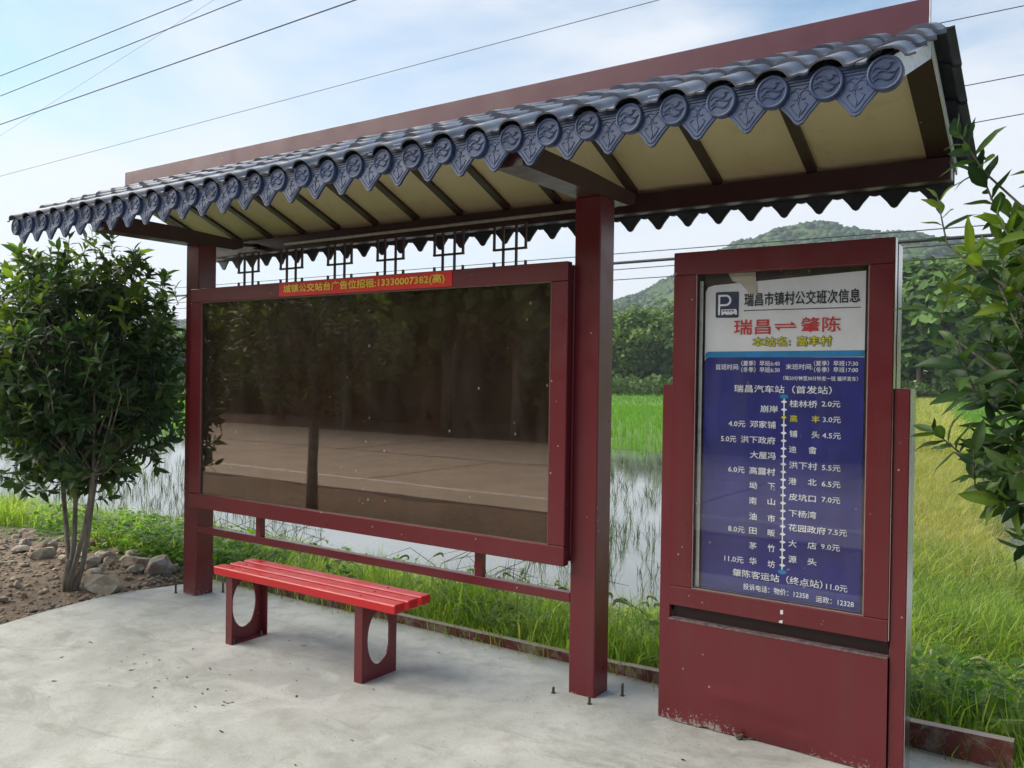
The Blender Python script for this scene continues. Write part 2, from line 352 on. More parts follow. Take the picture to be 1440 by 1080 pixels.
# kerb pieces along the back of the slab
kt = thing('kerb', (-.7, .42, 0), 'low stained maroon kerb edging along the back of the concrete slab', 'kerb')
for x0, x1, h0, h1 in ((-3.40, -2.02, .045, .05), (-2.016, -.705, .05, .052), (-.70, .118, .052, .055), (.122, .9, .058, .085), (.904, 1.93, .09, .125)):
    k = MB(); y0, y1 = (.375 if x0 > -1 else .385), (.375 if x0 < 1 else .375)
    ya = lambda x: .385-.035*max(0, x-.2)
    k.add([(x0, ya(x0), -.1), (x1, ya(x1), -.1), (x1, ya(x1)+.05, -.1), (x0, ya(x0)+.05, -.1), (x0, ya(x0), h0), (x1, ya(x1), h1), (x1, ya(x1)+.05, h1), (x0, ya(x0)+.05, h0)], [(0, 1, 5, 4), (1, 2, 6, 5), (2, 3, 7, 6), (3, 0, 4, 7), (4, 5, 6, 7), (0, 3, 2, 1)])
    k.obj('kerb_piece', KERB, kt)
# road behind the camera
r = MB(); r.box(-90, 60, -13.6, -4.9, -.12, .0); tag(r.obj('road', ROAD), kind='structure')
r = MB(); r.box(-90, 60, -5.86, -5.74, .0, .004); tag(r.obj('road_edge_line', ROADW), kind='structure')
r = MB(); r.box(-90, 60, -9.30, -9.27, .0, .004)
for x in np.arange(-62, 20, 5.0): r.add([(x, -5.7, .004), (x+.03, -5.7, .004), (x+.03, -9.26, .004), (x, -9.26, .004)], [(0, 1, 2, 3)])
for x in np.arange(-62, 20, 5.0): r.add([(x+.9, -9.31, .004), (x+.93, -9.31, .004), (x+.93, -13.55, .004), (x+.9, -13.55, .004)], [(0, 1, 2, 3)])
tag(r.obj('road_joints', TAR), kind='structure')

# hill
AZ = np.radians(np.array([-100, -80, -66, -60, -56, -50, -40, -32, -27.5, -24, -19.7, -15.8, -14, -12.2, -9.2, -3.7, 4, 14, 30, 60]))
TE = np.array([.02, .028, .036, .044, .054, .048, .052, .066, .086, .118, .156, .172, .171, .160, .153, .139, .115, .08, .05, .02])
na, nr = 360, 46
az = np.linspace(AZ[0], AZ[-1], na); te = np.interp(az, AZ, TE)
te = te+.0016*np.sin(az*61)+.0011*np.sin(az*143+1)
rr = np.linspace(280, 720, nr); rc = 600
A_, R_ = np.meshgrid(az, rr)
prof = np.where(R_ < rc, sm(285, 620, R_)**1.15, 1-(R_-rc)/700)
prof = prof/np.max(prof[:, 0])
ridg = 1+.10*np.sin(A_*34+R_*.011)*(1-np.clip((R_-280)/330, 0, 1))*np.clip((R_-280)/100, 0, 1)+.03*np.sin(A_*80-R_*.02)
Z_ = -2+prof*(te[None, :]*rc+3.6)*np.where(R_ < 560, ridg, 1)
HX = CP.x+np.sin(A_)*R_; HY = CP.y+np.cos(A_)*R_
I = np.arange(na*nr).reshape(nr, na); F = np.stack([I[:-1, :-1], I[:-1, 1:], I[1:, 1:], I[1:, :-1]], -1).reshape(-1, 4)
def hillmat():
    n = N('wooded_hillside'); p = n.pos()
    c = n.mix(n.rng(n.noise(p, .05, 6, .7), .35, .65), (.030, .058, .018), (.075, .12, .032))
    return n.end(n.bsdf(base=c, rough=.95, spec=.1))
h = link(bpy.data.objects.new('hill', np_mesh('hill', np.stack([HX, HY, Z_], -1).reshape(-1, 3), F, hillmat(), smooth=True))); tag(h, kind='structure')

def lumps(P, Rad, seed, name, mat, base, var, squash=.8, k=1):
    """leafy lumps: rough icospheres joined into one mesh"""
    g = np.random.default_rng(seed); t = (1+5**.5)/2
    ico = np.array([(-1, t, 0), (1, t, 0), (-1, -t, 0), (1, -t, 0), (0, -1, t), (0, 1, t), (0, -1, -t), (0, 1, -t), (t, 0, -1), (t, 0, 1), (-t, 0, -1), (-t, 0, 1)])/math.hypot(1, t)
    fi = np.array([(0, 11, 5), (0, 5, 1), (0, 1, 7), (0, 7, 10), (0, 10, 11), (1, 5, 9), (5, 11, 4), (11, 10, 2), (10, 7, 6), (7, 1, 8), (3, 9, 4), (3, 4, 2), (3, 2, 6), (3, 6, 8), (3, 8, 9), (4, 9, 5), (2, 4, 11), (6, 2, 10), (8, 6, 7), (9, 8, 1)])
    n = len(P); V = ico[None]*(Rad[:, None, None])*g.uniform(.65, 1.3, (n, 12, 1)); V[..., 2] *= squash
    V = V+P[:, None]; F = fi[None]+(np.arange(n)*12)[:, None, None]
    col = np.array(base)[None]*(1+g.uniform(-var, var, (n, 1)))+g.uniform(-.006, .006, (n, 3))
    T = np.repeat(np.clip(col, .004, 1), 12, 0)
    return np_mesh(name, V.reshape(-1, 3), F.reshape(-1, 3), mat, T)
m = 21000; a = rng.uniform(np.radians(-72), np.radians(16), m); q = rng.uniform(300, 640, m)
ai = np.clip(((a-az[0])/(az[-1]-az[0])*(na-1)).astype(int), 0, na-1); ri = np.clip(((q-280)/(720-280)*(nr-1)).astype(int), 0, nr-1)
P = np.stack([CP.x+np.sin(a)*q, CP.y+np.cos(a)*q, Z_[ri, ai]+.8], -1)
o = link(bpy.data.objects.new('hillside_woodland', lumps(P, rng.uniform(1.6, 3.8, m), 3, 'hillside_woodland', FARLEAF, (.034, .078, .026), .5)))
tag(o, 'dense green woodland covering the far hillside', kind='stuff')

# ---------------------------------------------------------------- leafy things
def leaf_quads(P, D, Nn, Ln, Wd, droop=.12):
    """lanceolate folded leaves, 8 verts and 8 tris each; P base, D direction, Nn face normal"""
    n = len(P); D = D/np.linalg.norm(D, axis=1)[:, None]; Sd = np.cross(D, Nn); Sd /= np.linalg.norm(Sd, axis=1)[:, None]+1e-9; Nn = np.cross(Sd, D)
    prof = [(0, 0, 0), (.32, -.5, .06), (.34, 0, -.03), (.32, .5, .06), (.68, -.42, .02), (.68, 0, -.08), (.68, .42, .02), (1, 0, -.20)]
    V = np.zeros((n, 8, 3)); cu = np.asarray(droop)*np.ones(n)
    for i, (u, s_, h_) in enumerate(prof):
        V[:, i] = P+D*(u*Ln)[:, None]+Sd*(s_*Wd)[:, None]+Nn*((h_*.55-cu*u*u)*Ln)[:, None]
    f = np.array([(0, 1, 2), (0, 2, 3), (1, 4, 5), (1, 5, 2), (3, 2, 5), (3, 5, 6), (4, 7, 5), (6, 5, 7)])
    F = f[None]+(np.arange(n)*8)[:, None, None]
    return V.reshape(-1, 3), F.reshape(-1, 3)
def rand_unit(g, n):
    v = g.normal(size=(n, 3)); return v/np.linalg.norm(v, axis=1)[:, None]
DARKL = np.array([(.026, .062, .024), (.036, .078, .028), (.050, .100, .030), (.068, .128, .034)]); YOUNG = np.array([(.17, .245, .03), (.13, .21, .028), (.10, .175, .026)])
leaf_lib = {}
def leaf_me(kind, k):
    if (kind, k) not in leaf_lib:
        g = np.random.default_rng(k+50)
        w_ = [.36, .42, .30, .38][k % 4]; dr = [.03, .12, .22, .38, .17][k % 5]; tw = g.uniform(-.3, .3); V = []; F = []
        for i, (u, s_) in enumerate([(0, .03), (.12, .24), (.28, .44), (.45, .5), (.62, .45), (.78, .31), (.91, .14), (1, .005)]):
            s_ = s_*w_*(1+g.uniform(-.06, .06)); zb = -dr*u*u+.02*math.sin(u*9+k); a_ = tw*u; fold = .28*s_
            for q in (-1, -.5, 0, .5, 1): V.append((u, s_*q*math.cos(a_), zb+abs(q)*fold+s_*q*math.sin(a_)+.006*math.sin(u*22+q*3+k)*abs(q)))
        for i in range(7):
            for j in range(4): p_ = i*5+j; F.append((p_, p_+5, p_+6, p_+1))
        c = (DARKL if kind == 'd' else YOUNG)[k % (4 if kind == 'd' else 3)]; V = np.array(V)
        cc_ = np.tile(c, (len(V), 1))*(1+.25*(abs(np.tile([-1, -.5, 0, .5, 1], 8)) < .1)[:, None])
        leaf_lib[kind, k] = np_mesh('leaf', V, F, LEAF, cc_, smooth=True)
    return leaf_lib[kind, k]
def shrub_tree(name, base, label, seed, crown_c, crown_r, stems, ntwig, leafL, singles=300, group=None, stem_r=.028, fork=.35, low=-.95, extra=()):
    g = np.random.default_rng(seed); t = thing(name, base, label, 'tree', group)
    b = Vector(base); cc = Vector(crown_c); cr_ = Vector(crown_r)
    tr = MB(); tips = []
    rootz = b.z-.05
    for (dx, dy) in stems:
        top = Vector((cc.x+dx, cc.y+dy, cc.z+.15*cr_.z)); pts = []
        for i in range(9):
            u = i/8; e = u**(1.0+fork)
            pts.append(Vector((b.x+(top.x-b.x)*e+.02*math.sin(u*7+dx*9), b.y+(top.y-b.y)*e+.02*math.sin(u*6+dy*7), rootz+(top.z-rootz)*u)))
        tr.tube(pts, [stem_r*(1.5 if i == 0 else 1)*(1-.55*i/8) for i in range(9)], 7); tips.append(pts)
    tr.tube([(b.x, b.y, rootz), (b.x, b.y, b.z+.1), (b.x, b.y, b.z+.22)], [stem_r*2.0, stem_r*1.5, stem_r*.8], 9)
    P = []; D = []; NN = []; Ls = []; yg = []
    br = MB()
    for i in range(ntwig+len(extra)):
        if i < ntwig:
            while True:
                u = rand_unit(g, 1)[0]; rad = g.uniform(.35, 1.)**.55*g.uniform(.86, 1.12)
                if u[2]*rad > low: break
            q = Vector((cc.x+u[0]*cr_.x*rad, cc.y+u[1]*cr_.y*rad, cc.z+u[2]*cr_.z*rad))
        else:
            q = Vector(extra[i-ntwig]); u = np.array((q-cc).normalized()); rad = 1.0
        st = tips[i % len(tips)]; hh = max(.1, min(.95, (q.z-rootz)/(st[-1].z-rootz)-.30)); anchor = st[max(4, int(hh*8))]
        out_ = Vector(u)*.45+Vector((0, 0, .75))+Vector(g.normal(size=3)*.32)
        if u[2] < -.3: out_ = Vector(u)*.8+Vector(g.normal(size=3)*.4)
        out_.normalize(); L_ = g.uniform(.10, .2)
        s0 = q-out_*L_
        if i % 3 == 0 or i >= ntwig:
            mid = anchor.lerp(s0, .55)+Vector((0, 0, -.04)); br.tube([anchor, mid, s0, q], [.009, .006, .004, .0025], 4, False)
        else: br.tube([s0, q], [.004, .0022], 3, False)
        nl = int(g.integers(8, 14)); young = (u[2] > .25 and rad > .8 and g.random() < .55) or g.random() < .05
        a0 = g.uniform(0, 6.28); ax = out_.orthogonal().normalized(); ay = out_.cross(ax)
        for k in range(nl):
            f = (k+.5)/nl; an = a0+k*2.4; side = ax*math.cos(an)+ay*math.sin(an)
            d = side*(1-.45*f)+out_*(.25+.75*f)+Vector((0, 0, -.18*(1-f)))
            P.append(s0+out_*(L_*f)); D.append(d.normalized()); NN.append((out_-side*.3+Vector(g.normal(size=3)*.25)).normalized())
            Ls.append(leafL*g.uniform(.45, 1.2)*(.7 if f > .85 else 1)); yg.append(1 if young and f > .35 else 0)
    P = np.array([list(p) for p in P]); D = np.array([list(p) for p in D]); NN = np.array([list(p) for p in NN]); Ls = np.array(Ls); yg = np.array(yg)
    tk = tr.obj('trunk', BARK, t, True); bo = br.obj('branches', BARK, t, fix=False)
    v = P-np.array(CP); dep = v@np.array(CF); px = 720+1199*(v@np.array(CR))/dep; py = 540-1199*(v@np.array(CU))/dep
    vis = (dep > .3) & (px > 0) & (px < 1440) & (py > 0) & (py < 1080)
    sc = np.where(vis, np.linalg.norm(v, axis=1), 99+np.linalg.norm(v, axis=1)); order = np.argsort(sc); single = order[:singles]; rest = order[singles:]
    for i in single:
        x = Vector(D[i]); s_ = x.cross(Vector(NN[i])).normalized(); n_ = s_.cross(x)
        M4 = Matrix((x, -s_, n_)).transposed().to_4x4()
        inst('leaf', leaf_me('y' if yg[i] else 'd', int(g.integers(0, 12))), Matrix.Translation(P[i]) @ M4 @ Matrix.Scale(Ls[i], 4), t)
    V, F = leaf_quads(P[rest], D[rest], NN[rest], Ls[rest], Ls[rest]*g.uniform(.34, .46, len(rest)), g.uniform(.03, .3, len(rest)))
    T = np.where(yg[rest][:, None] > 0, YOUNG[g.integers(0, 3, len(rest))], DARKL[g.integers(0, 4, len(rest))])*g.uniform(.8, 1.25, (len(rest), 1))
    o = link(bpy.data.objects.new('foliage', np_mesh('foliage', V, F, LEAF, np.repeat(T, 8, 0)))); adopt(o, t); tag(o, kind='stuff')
    return t

# ---------------------------------------------------------------- distant trees
def far_crown(seed, n=4200, yel=0.):
    g = np.random.default_rng(seed); C = []
    for k in range(34):
        u = rand_unit(g, 1)[0]; rad = g.uniform(.3, .95); C.append((u[0]*rad*.46, u[1]*rad*.46, .60+u[2]*rad*.36))
    C = np.array(C); RR = g.uniform(.10, .2, 34)
    k = g.integers(0, 34, n); u = rand_unit(g, n); P = C[k]+u*(RR[k]*g.uniform(.6, 1.1, n))[:, None]; P[:, 2] = np.maximum(P[:, 2], .12)
    s_ = g.uniform(.016, .038, n); a = rand_unit(g, n); nn = u*.8+a*.7+np.array([0, 0, .3]); nn /= np.linalg.norm(nn, axis=1)[:, None]
    t1 = np.cross(nn, rand_unit(g, n)); t1 /= np.linalg.norm(t1, axis=1)[:, None]; t2 = np.cross(nn, t1)
    V = np.stack([P-t1*s_[:, None], P+t2*(s_*.8)[:, None], P+t1*s_[:, None], P-t2*(s_*.7)[:, None]], 1)
    F = np.array([(0, 1, 2, 3)])[None]+(np.arange(n)*4)[:, None, None]
    cl = g.uniform(.7, 1.3, 34)[k]*g.uniform(.8, 1.2, n)
    col = (np.array([.070+yel*.05, .135+yel*.06, .030]))[None]*cl[:, None]
    return np_mesh('crown', V.reshape(-1, 3), F.reshape(-1, 4), FARLEAF, np.repeat(col, 4, 0))
crowns = [far_crown(20+i, yel=[0, .5, 1., .2, .8][i]) for i in range(5)]
tm = MB(); tm.tube([(0, 0, 0), (.01, 0, .2), (0, .01, .45), (.03, 0, .7)], [.022, .017, .012, .005], 6)
for (dx, dy) in ((.2, .1), (-.18, .12), (.05, -.2)): tm.tube([(0, 0, .3), (dx*.5, dy*.5, .45), (dx, dy, .62)], [.010, .007, .003], 4)
trunk_me = tm.mesh('trunk', True, [BARK])
def far_tree(x, y, z, H, label, group, k, wide=1.0):
    t = thing('tree', (x, y, z), label, 'tree', group); r_ = random.uniform(0, 6.3)
    Mx = Matrix.Translation((x, y, z)) @ Matrix.Rotation(r_, 4, 'Z') @ Matrix.Diagonal((H*wide, H*wide, H, 1))
    inst('crown', crowns[k], Mx, t); inst('trunk', trunk_me, Mx, t); return t
g2 = random.Random(3)
def polar(azd, d): return CP.x+math.sin(R(azd))*d, CP.y+math.cos(R(azd))*d
for a, d, H in [(-66, 120, 9), (-63.5, 110, 8), (-60.8, 118, 9.5), (-58, 112, 8.5), (-55.7, 120, 9), (-53, 115, 10)]:
    x, y = polar(a, d); far_tree(x, y, -.5, H, 'small far tree at the field edge behind the left shrub', 'far trees behind the left tree', g2.randrange(5), 1.1)
for a, d, H in [(-29.2, 122, 12), (-27.9, 116, 11.5), (-27.2, 126, 12.5), (-26.2, 118, 11.5), (-25.4, 124, 12.5), (-24.4, 118, 12), (-23.4, 122, 13), (-22.2, 120, 13)]:
    x, y = polar(a, d); far_tree(x, y, -.5, H, 'green far tree seen in the gap between post and timetable', 'far trees between shelter and timetable', g2.randrange(5), 1.05)
for a, d, H in [(-10.6, 112, 17), (-9.0, 105, 16), (-7.9, 112, 17.5), (-6.7, 104, 16), (-5.4, 110, 17.5), (-3.9, 104, 17), (-2.4, 110, 18), (-.8, 106, 17)]:
    x, y = polar(a, d); far_tree(x, y, -.9, H*1.04, 'tall dark far tree at the end of the field right of the timetable', 'far trees right of the timetable', g2.choice([0, 3, 0]), 1.25)
m = 1500; a = rng.uniform(np.radians(-75), np.radians(12), m); q = 118+rng.uniform(0, 26, m)
hh = np.interp(np.degrees(a), [-75, -50, -30, -24, -12, 12], [4.5, 6, 9, 9.5, 14.5, 15])*rng.uniform(0, 1, m)**.6
P = np.stack([CP.x+np.sin(a)*q, CP.y+np.cos(a)*q, -.5+hh], -1)
tag(link(bpy.data.objects.new('woodland', lumps(P, rng.uniform(1.0, 2.4, m), 5, 'woodland', FARLEAF, (.036, .068, .020), .5))), 'dark wood closing off the far end of the field', kind='stuff')
# scrub strip at the foot of the trees: leafy quads
def scrub(n, a0, a1, d0, d1, h, col, name, label, size, seed):
    g = np.random.default_rng(seed); a = g.uniform(R(a0), R(a1), n); q = g.uniform(d0, d1, n); cl = .5+.5*np.sin(a*330+np.sin(q*.7)*2)*np.sin(a*97)
    P = np.stack([CP.x+np.sin(a)*q, CP.y+np.cos(a)*q, -.45+g.uniform(0, 1, n)**.8*h*(.45+.55*cl)], -1); u = rand_unit(g, n); u[:, 2] = abs(u[:, 2]); s_ = size*g.uniform(.6, 1.3, n)
    t1 = np.cross(u, rand_unit(g, n)); t1 /= np.linalg.norm(t1, axis=1)[:, None]; t2 = np.cross(u, t1)
    V = np.stack([P-t1*s_[:, None], P+t2*s_[:, None]*.7, P+t1*s_[:, None], P-t2*s_[:, None]*.7], 1); F = np.arange(n*4).reshape(-1, 4)
    C = np.array(col)[None]*g.uniform(.6, 1.4, (n, 1))
    tag(link(bpy.data.objects.new(name, np_mesh(name, V.reshape(-1, 3), F, FARLEAF, np.repeat(C, 4, 0)))), label, kind='stuff')
scrub(26000, -75, 10, 96, 112, 2.6, (.07, .12, .03), 'undergrowth', 'scrubby undergrowth at the foot of the far trees', .32, 4)

# ---------------------------------------------------------------- grasses
def blades(P, H, Wd, lean, g, cols, curve=.5, az0=None):
    n = len(P); az_ = g.uniform(0, 6.283, n) if az0 is None else az0+g.normal(0, .7, n); d = np.stack([np.cos(az_), np.sin(az_), 0*az_], -1); sd_ = np.stack([-np.sin(az_+g.uniform(-1, 1, n)), np.cos(az_), 0*az_], -1)
    ts = [(0, 1.), (.5, .8), (1, 0)]; V = np.zeros((n, 5, 3)); j = 0
    for u, wv in ts:
        c_ = P+d*(lean*H*(u**1.6))[:, None]; c_[:, 2] += H*(u-curve*lean*u*u)
        if wv > 0: V[:, j] = c_-sd_*(Wd*wv)[:, None]; V[:, j+1] = c_+sd_*(Wd*wv)[:, None]; j += 2
        else: V[:, j] = c_
    F = np.array([(0, 1, 3), (0, 3, 2), (2, 3, 4)])[None]+(np.arange(n)*5)[:, None, None]
    T = np.repeat(cols, 5, 0); sh = np.tile(np.array([.8, .8, 1, 1, 1.12]), n)[:, None]
    return V.reshape(-1, 3), F.reshape(-1, 3), np.clip(T, 0, 1)
def clumpy(g, n, x0, x1, y0, y1, k=18, sp=.09):
    m_ = n//k+1; cx = g.uniform(x0, x1, m_); cy = g.uniform(y0, y1, m_); i = np.repeat(np.arange(m_), k)[:n]
    dx, dy = g.normal(0, sp, n), g.normal(0, sp, n); return cx[i]+dx, cy[i]+dy, i, np.arctan2(dy, dx)
def grass(name, label, n, box, H, Wd, pal, seed, keep=None, lean=(.1, .7), k=18, sp=.08, hf=None):
    g = np.random.default_rng(seed); x, y, ci, a0 = clumpy(g, n, *box, k=k, sp=sp)
    ok = np.ones(n, bool) if keep is None else keep(x, y); x, y, ci, a0 = x[ok], y[ok], ci[ok], a0[ok]
    P = np.stack([x, y, gz(x, y)-.01], -1); hs = g.uniform(*H, len(x))*(1 if hf is None else hf(x, y)); pc = np.array(pal)
    ch = g.uniform(.75, 1.3, ci.max()+1)[ci]; hs = hs*ch
    cc_ = pc[(g.integers(0, len(pal), ci.max()+1)[ci]+(g.random(len(x)) < .3)) % len(pal)]*g.uniform(.75, 1.25, (len(x), 1))
    V, F, T = blades(P, hs, g.uniform(*Wd, len(x)), g.uniform(*lean, len(x)), g, cc_, az0=a0)
    tag(link(bpy.data.objects.new(name, np_mesh(name, V, F, GRASSM, T))), label, kind='stuff')
GR = [(.16, .28, .035), (.22, .35, .045), (.30, .41, .07), (.11, .22, .035), (.36, .40, .11)]
def bankkeep(x, y): return (y > .47+.02*np.sin(x*5)) & (gz(x, y) > ZW-.06) & ((x > -3.4) | (y > .55+.25*np.sin(x*1.7))) & (y < 4.6)
grass('bank_grass', 'lush green grass on the bank behind the kerb', 95000, (-11, 4.2, .44, 4.4), (.10, .36), (.0018, .0048), GR, 11, bankkeep, hf=lambda x, y: .72+.35*np.sin(x*2.3+y*1.1)*np.sin(y*3.1-x*1.7)+.18*np.sin(x*7.1+y*5))
grass('broad_grass', 'broad arching grass leaves on the bank', 16000, (-8, 4.0, .5, 3.2), (.18, .42), (.004, .008), [GR[1], GR[2], GR[4], (.34, .44, .09)], 23, bankkeep, lean=(.5, 1.1), k=9, sp=.05)
grass('edge_grass', 'fine grass leaning over the back kerb', 9000, (-3.4, 2.3, .46, .62), (.07, .2), (.0015, .0035), GR, 12, k=10)
grass('verge_grass', 'grass on the right side of the slab', 9000, (2.0, 3.6, -1.2, .6), (.08, .25), (.002, .004), GR, 18)
YG = [(.36, .36, .10), (.44, .40, .14), (.27, .31, .07), (.20, .29, .05), (.52, .45, .2)]
def bund(x, y): return np.abs(x-bx(y)) < 1.25
g = np.random.default_rng(13)
def bundgrass(n, y0, y1, H, Wd, pal, seed, name, label, pw=1.):
    g = np.random.default_rng(seed); m_ = n//22; cy = y0+(y1-y0)*g.random(m_)**pw; cx = bx(cy)+g.normal(0, .62, m_); i = np.repeat(np.arange(m_), 22)
    sc = .07+.004*cy[i]; dx = g.normal(0, 1, len(i)); dy = g.normal(0, 1, len(i)); x = cx[i]+dx*sc; y = cy[i]+dy*sc
    P = np.stack([x, y, gz(x, y)-.02], -1); pc = np.array(pal)*.9; cc_ = pc[(g.integers(0, len(pal), m_)[i]+(g.random(len(i)) < .3)) % len(pal)]*g.uniform(.75, 1.25, (len(i), 1))
    V, F, T = blades(P, g.uniform(*H, len(i))*g.uniform(.7, 1.3, m_)[i], g.uniform(*Wd, len(i))*(1+cy[i]*.035), g.uniform(.4, 1.2, len(i)), g, cc_, az0=np.arctan2(dy, dx))
    tag(link(bpy.data.objects.new(name, np_mesh(name, V, F, GRASSM, T))), label, kind='stuff')
bundgrass(60000, 5.0, 24, (.14, .36), (.0015, .0035), YG, 13, 'bund_grass', 'yellowing tall grass on the near bund between the paddies')
bundgrass(26000, 20, 110, (.3, .6), (.004, .008), YG, 14, 'far_bund_grass', 'pale dry grass on the bund running to the trees', 1.6)
bundgrass(26000, 2.2, 6.5, (.10, .32), (.0015, .0038), GR, 15, 'near_bund_grass', 'green grass where the bund meets the bank')
RP = [(.11, .25, .024), (.14, .30, .03), (.09, .21, .022)]
def ricekeep(x, y): return ((y > yfar(x)-.2-.5*np.sin(x*.9)) & (np.abs(x-bx(y)) > 1.2)) | ((x > bx(y)+1.2) & (y > 6.0))
def rice(n, r0_, r1_, a0, a1, seed, name, label, wd, pw=.6):
    g = np.random.default_rng(seed); k = 7; m_ = n//k; q = r0_+(r1_-r0_)*g.random(m_)**pw; a = g.uniform(R(a0), R(a1), m_); cx = CP.x+np.sin(a)*q; cy = CP.y+np.cos(a)*q
    cx = np.round(cx/.24)*.24+g.normal(0, .03, m_); ok = ricekeep(cx, cy); cx, cy, q = cx[ok], cy[ok], q[ok]; i = np.repeat(np.arange(len(cx)), k)
    x = cx[i]+g.normal(0, .035, len(i)); y = cy[i]+g.normal(0, .035, len(i)); P = np.stack([x, y, gz(x, y)-.03], -1)
    cc_ = np.array(RP)[g.integers(0, 3, len(i))]*g.uniform(.8, 1.2, (len(i), 1))
    V, F, T = blades(P, g.uniform(.25, .48, len(i)), wd*(1+q[i]*.03), g.uniform(.05, .45, len(i)), g, cc_)
    tag(link(bpy.data.objects.new(name, np_mesh(name, V, F, GRASSM, T))), label, kind='stuff')
rice(110000, 16, 60, -70, 3, 16, 'rice_field', 'bright green young rice beyond the open water', .004)
rice(60000, 58, 112, -70, 3, 17, 'far_rice_field', 'far rice field running to the scrub', .006, .8)
rice(16000, 9.5, 18, -12, 6, 19, 'side_rice', 'young rice in the paddy right of the bund', .004)
# seedlings standing in the water
def tuft_me(seed):
    g = np.random.default_rng(seed); n = 11; P = np.zeros((n, 3)); P[:, :2] = g.normal(0, .02, (n, 2)); P[:, 2] = -.05
    V, F, T = blades(P, g.uniform(.22, .42, n), np.full(n, .004), g.uniform(.1, .6, n), g, np.array([(.045, .085, .02)]*n)*g.uniform(.7, 1.3, (n, 1)))
    return np_mesh('rice_seedling', V, F, GRASSM, T)
def sprouts():
    g = np.random.default_rng(71); m_ = 1500; a = np.concatenate([g.uniform(R(-68), R(-47), 1000), g.uniform(R(-35), R(-18), 500)]); q = 7.5+13*g.random(m_)**.9; cx = CP.x+np.sin(a)*q; cy = CP.y+np.cos(a)*q
    ok = (gz(cx, cy) < ZW-.1) & (np.abs(cx-bx(cy)) > 1.6); cx, cy = cx[ok], cy[ok]; i = np.repeat(np.arange(len(cx)), 4); n = len(i)
    P = np.stack([cx[i]+g.normal(0, .02, n), cy[i]+g.normal(0, .02, n), np.full(n, ZW-.03)], -1)
    V, F, T = blades(P, g.uniform(.12, .34, n), np.full(n, .0035), g.uniform(.05, .7, n), g, np.array([(.05, .075, .03)])*g.uniform(.7, 1.4, (n, 1)))
    tag(link(bpy.data.objects.new('water_sprouts', np_mesh('water_sprouts', V, F, GRASSM, T))), 'thin scattered shoots poking out of the paddy water', kind='stuff')
sprouts()
tufts = [tuft_me(s_) for s_ in range(60, 66)]
g = random.Random(8); cnt = 0
while cnt < 295:
    a = g.choice([g.uniform(-66, -50), g.uniform(-34, -18), g.uniform(-34, -22)]); d = 8.3+13*g.random()**.8; x, y = polar(a, d)
    if gz(x, y) > ZW-.12 or abs(x-bx(y)) < 1.5: continue
    o = inst('rice_seedling', tufts[g.randrange(6)], Matrix.Translation((x, y, ZW)) @ Matrix.Rotation(g.uniform(0, 6), 4, 'Z') @ Matrix.Scale(g.uniform(.6, 1.15), 4))
    tag(o, 'dark sparse rice seedling standing in the open paddy water', 'rice plant', 'rice seedlings in the flooded paddy'); cnt += 1
# ---------------------------------------------------------------- the shelter
sh = thing('bus_shelter', (-1.55, .07, 0), 'maroon bus shelter with a grey-blue tiled roof and a large glazed display board', 'bus shelter')
PW = .147; LX = -3.087
def bx_(name, x0, x1, y0, y1, z0, z1, mat, par, b=.004): return MB().box(x0, x1, y0, y1, z0, z1, b).obj(name, mat, par)
for x in (LX-PW, 0): bx_('post', x, x+PW, 0, PW, -.02, 2.505, MAROON_POST, sh, .005)
for x in (LX-PW, 0):
    m = MB(); m.extrude([(-.70, 2.505), (.30, 2.505), (.38, 2.53), (.38, 2.578), (-.16, 2.605), (-.70, 2.615)], 'yz', x+.001, x+PW-.001); m.obj('bracket_arm', DARKM, sh)
    m = MB(); m.tube([(x+.05, .36, 2.55), (x-.20, .79, 2.62)], .022, 4); m.obj('brace', DARKM, sh)
XL, XR = -4.17, 1.60
bx_('rear_beam', XL+.06, XR, .78, .86, 2.565, 2.675, DARKM, sh)
bx_('front_beam', XL+.06, XR-.08, -.66, -.60, 2.612, 2.665, DARKM, sh)
m = MB(); m.box(XL, XR, .085, .118, 2.93, 3.165, .003); rb = m.obj('ridge_board', RIDGE, sh)
m = MB(); m.box(XR, XR+.004, .085, .118, 2.95, 3.165); m.obj('end_edge', WHITEP, rb)
m = MB(); m.tube([(-3.08, .765, 2.607), (-.36, .765, 2.613)], .011, 8); m.obj('conduit', PALE, sh, True)
# lower rail with its two short uprights
bx_('lower_rail', LX, 0, .0, .042, .455, .505, MAROON, sh, .003)
for x in (-2.44, -.608): bx_('upright', x, x+.052, .001, .040, .5052, .6475, MAROON, sh, .003)
# display board
bd = MB().box(LX+.02, -.02, -.02, .045, .66, 2.17).obj('display_board', DARKM, sh)
def rail(name, pts, y0, y1, mat, par):
    m = MB(); m.extrude(pts, 'xz', y0, y1); return m.obj(name, mat, par)
a0, a1, b0, b1 = LX, 0.0, -2.967, -.098; z0, z1, w0, w1 = .648, 2.18, .747, 2.083; yb = -.065
bx_('frame', a0, a1, yb, -.018, w1, z1, MAROON, bd, .004); bx_('frame', a0, a1, yb, -.018, z0, w0, MAROON, bd, .004)
bx_('frame', a0, b0, yb+.001, -.018, w0+.0015, w1-.0015, MAROON, bd, .004); bx_('frame', b1, a1, yb+.001, -.018, w0+.0015, w1-.0015, MAROON, bd, .004)
m = MB(); m.box(b0-.002, b1+.002, -.030, -.022, w0-.002, w1+.002); m.obj('backing_sheet', BACKING, bd)
m = MB(); m.box(b0-.001, b1+.001, -.050, -.046, w0-.001, w1+.001); m.obj('glass_pane', GLASS, bd)
m = MB(); t_ = .004
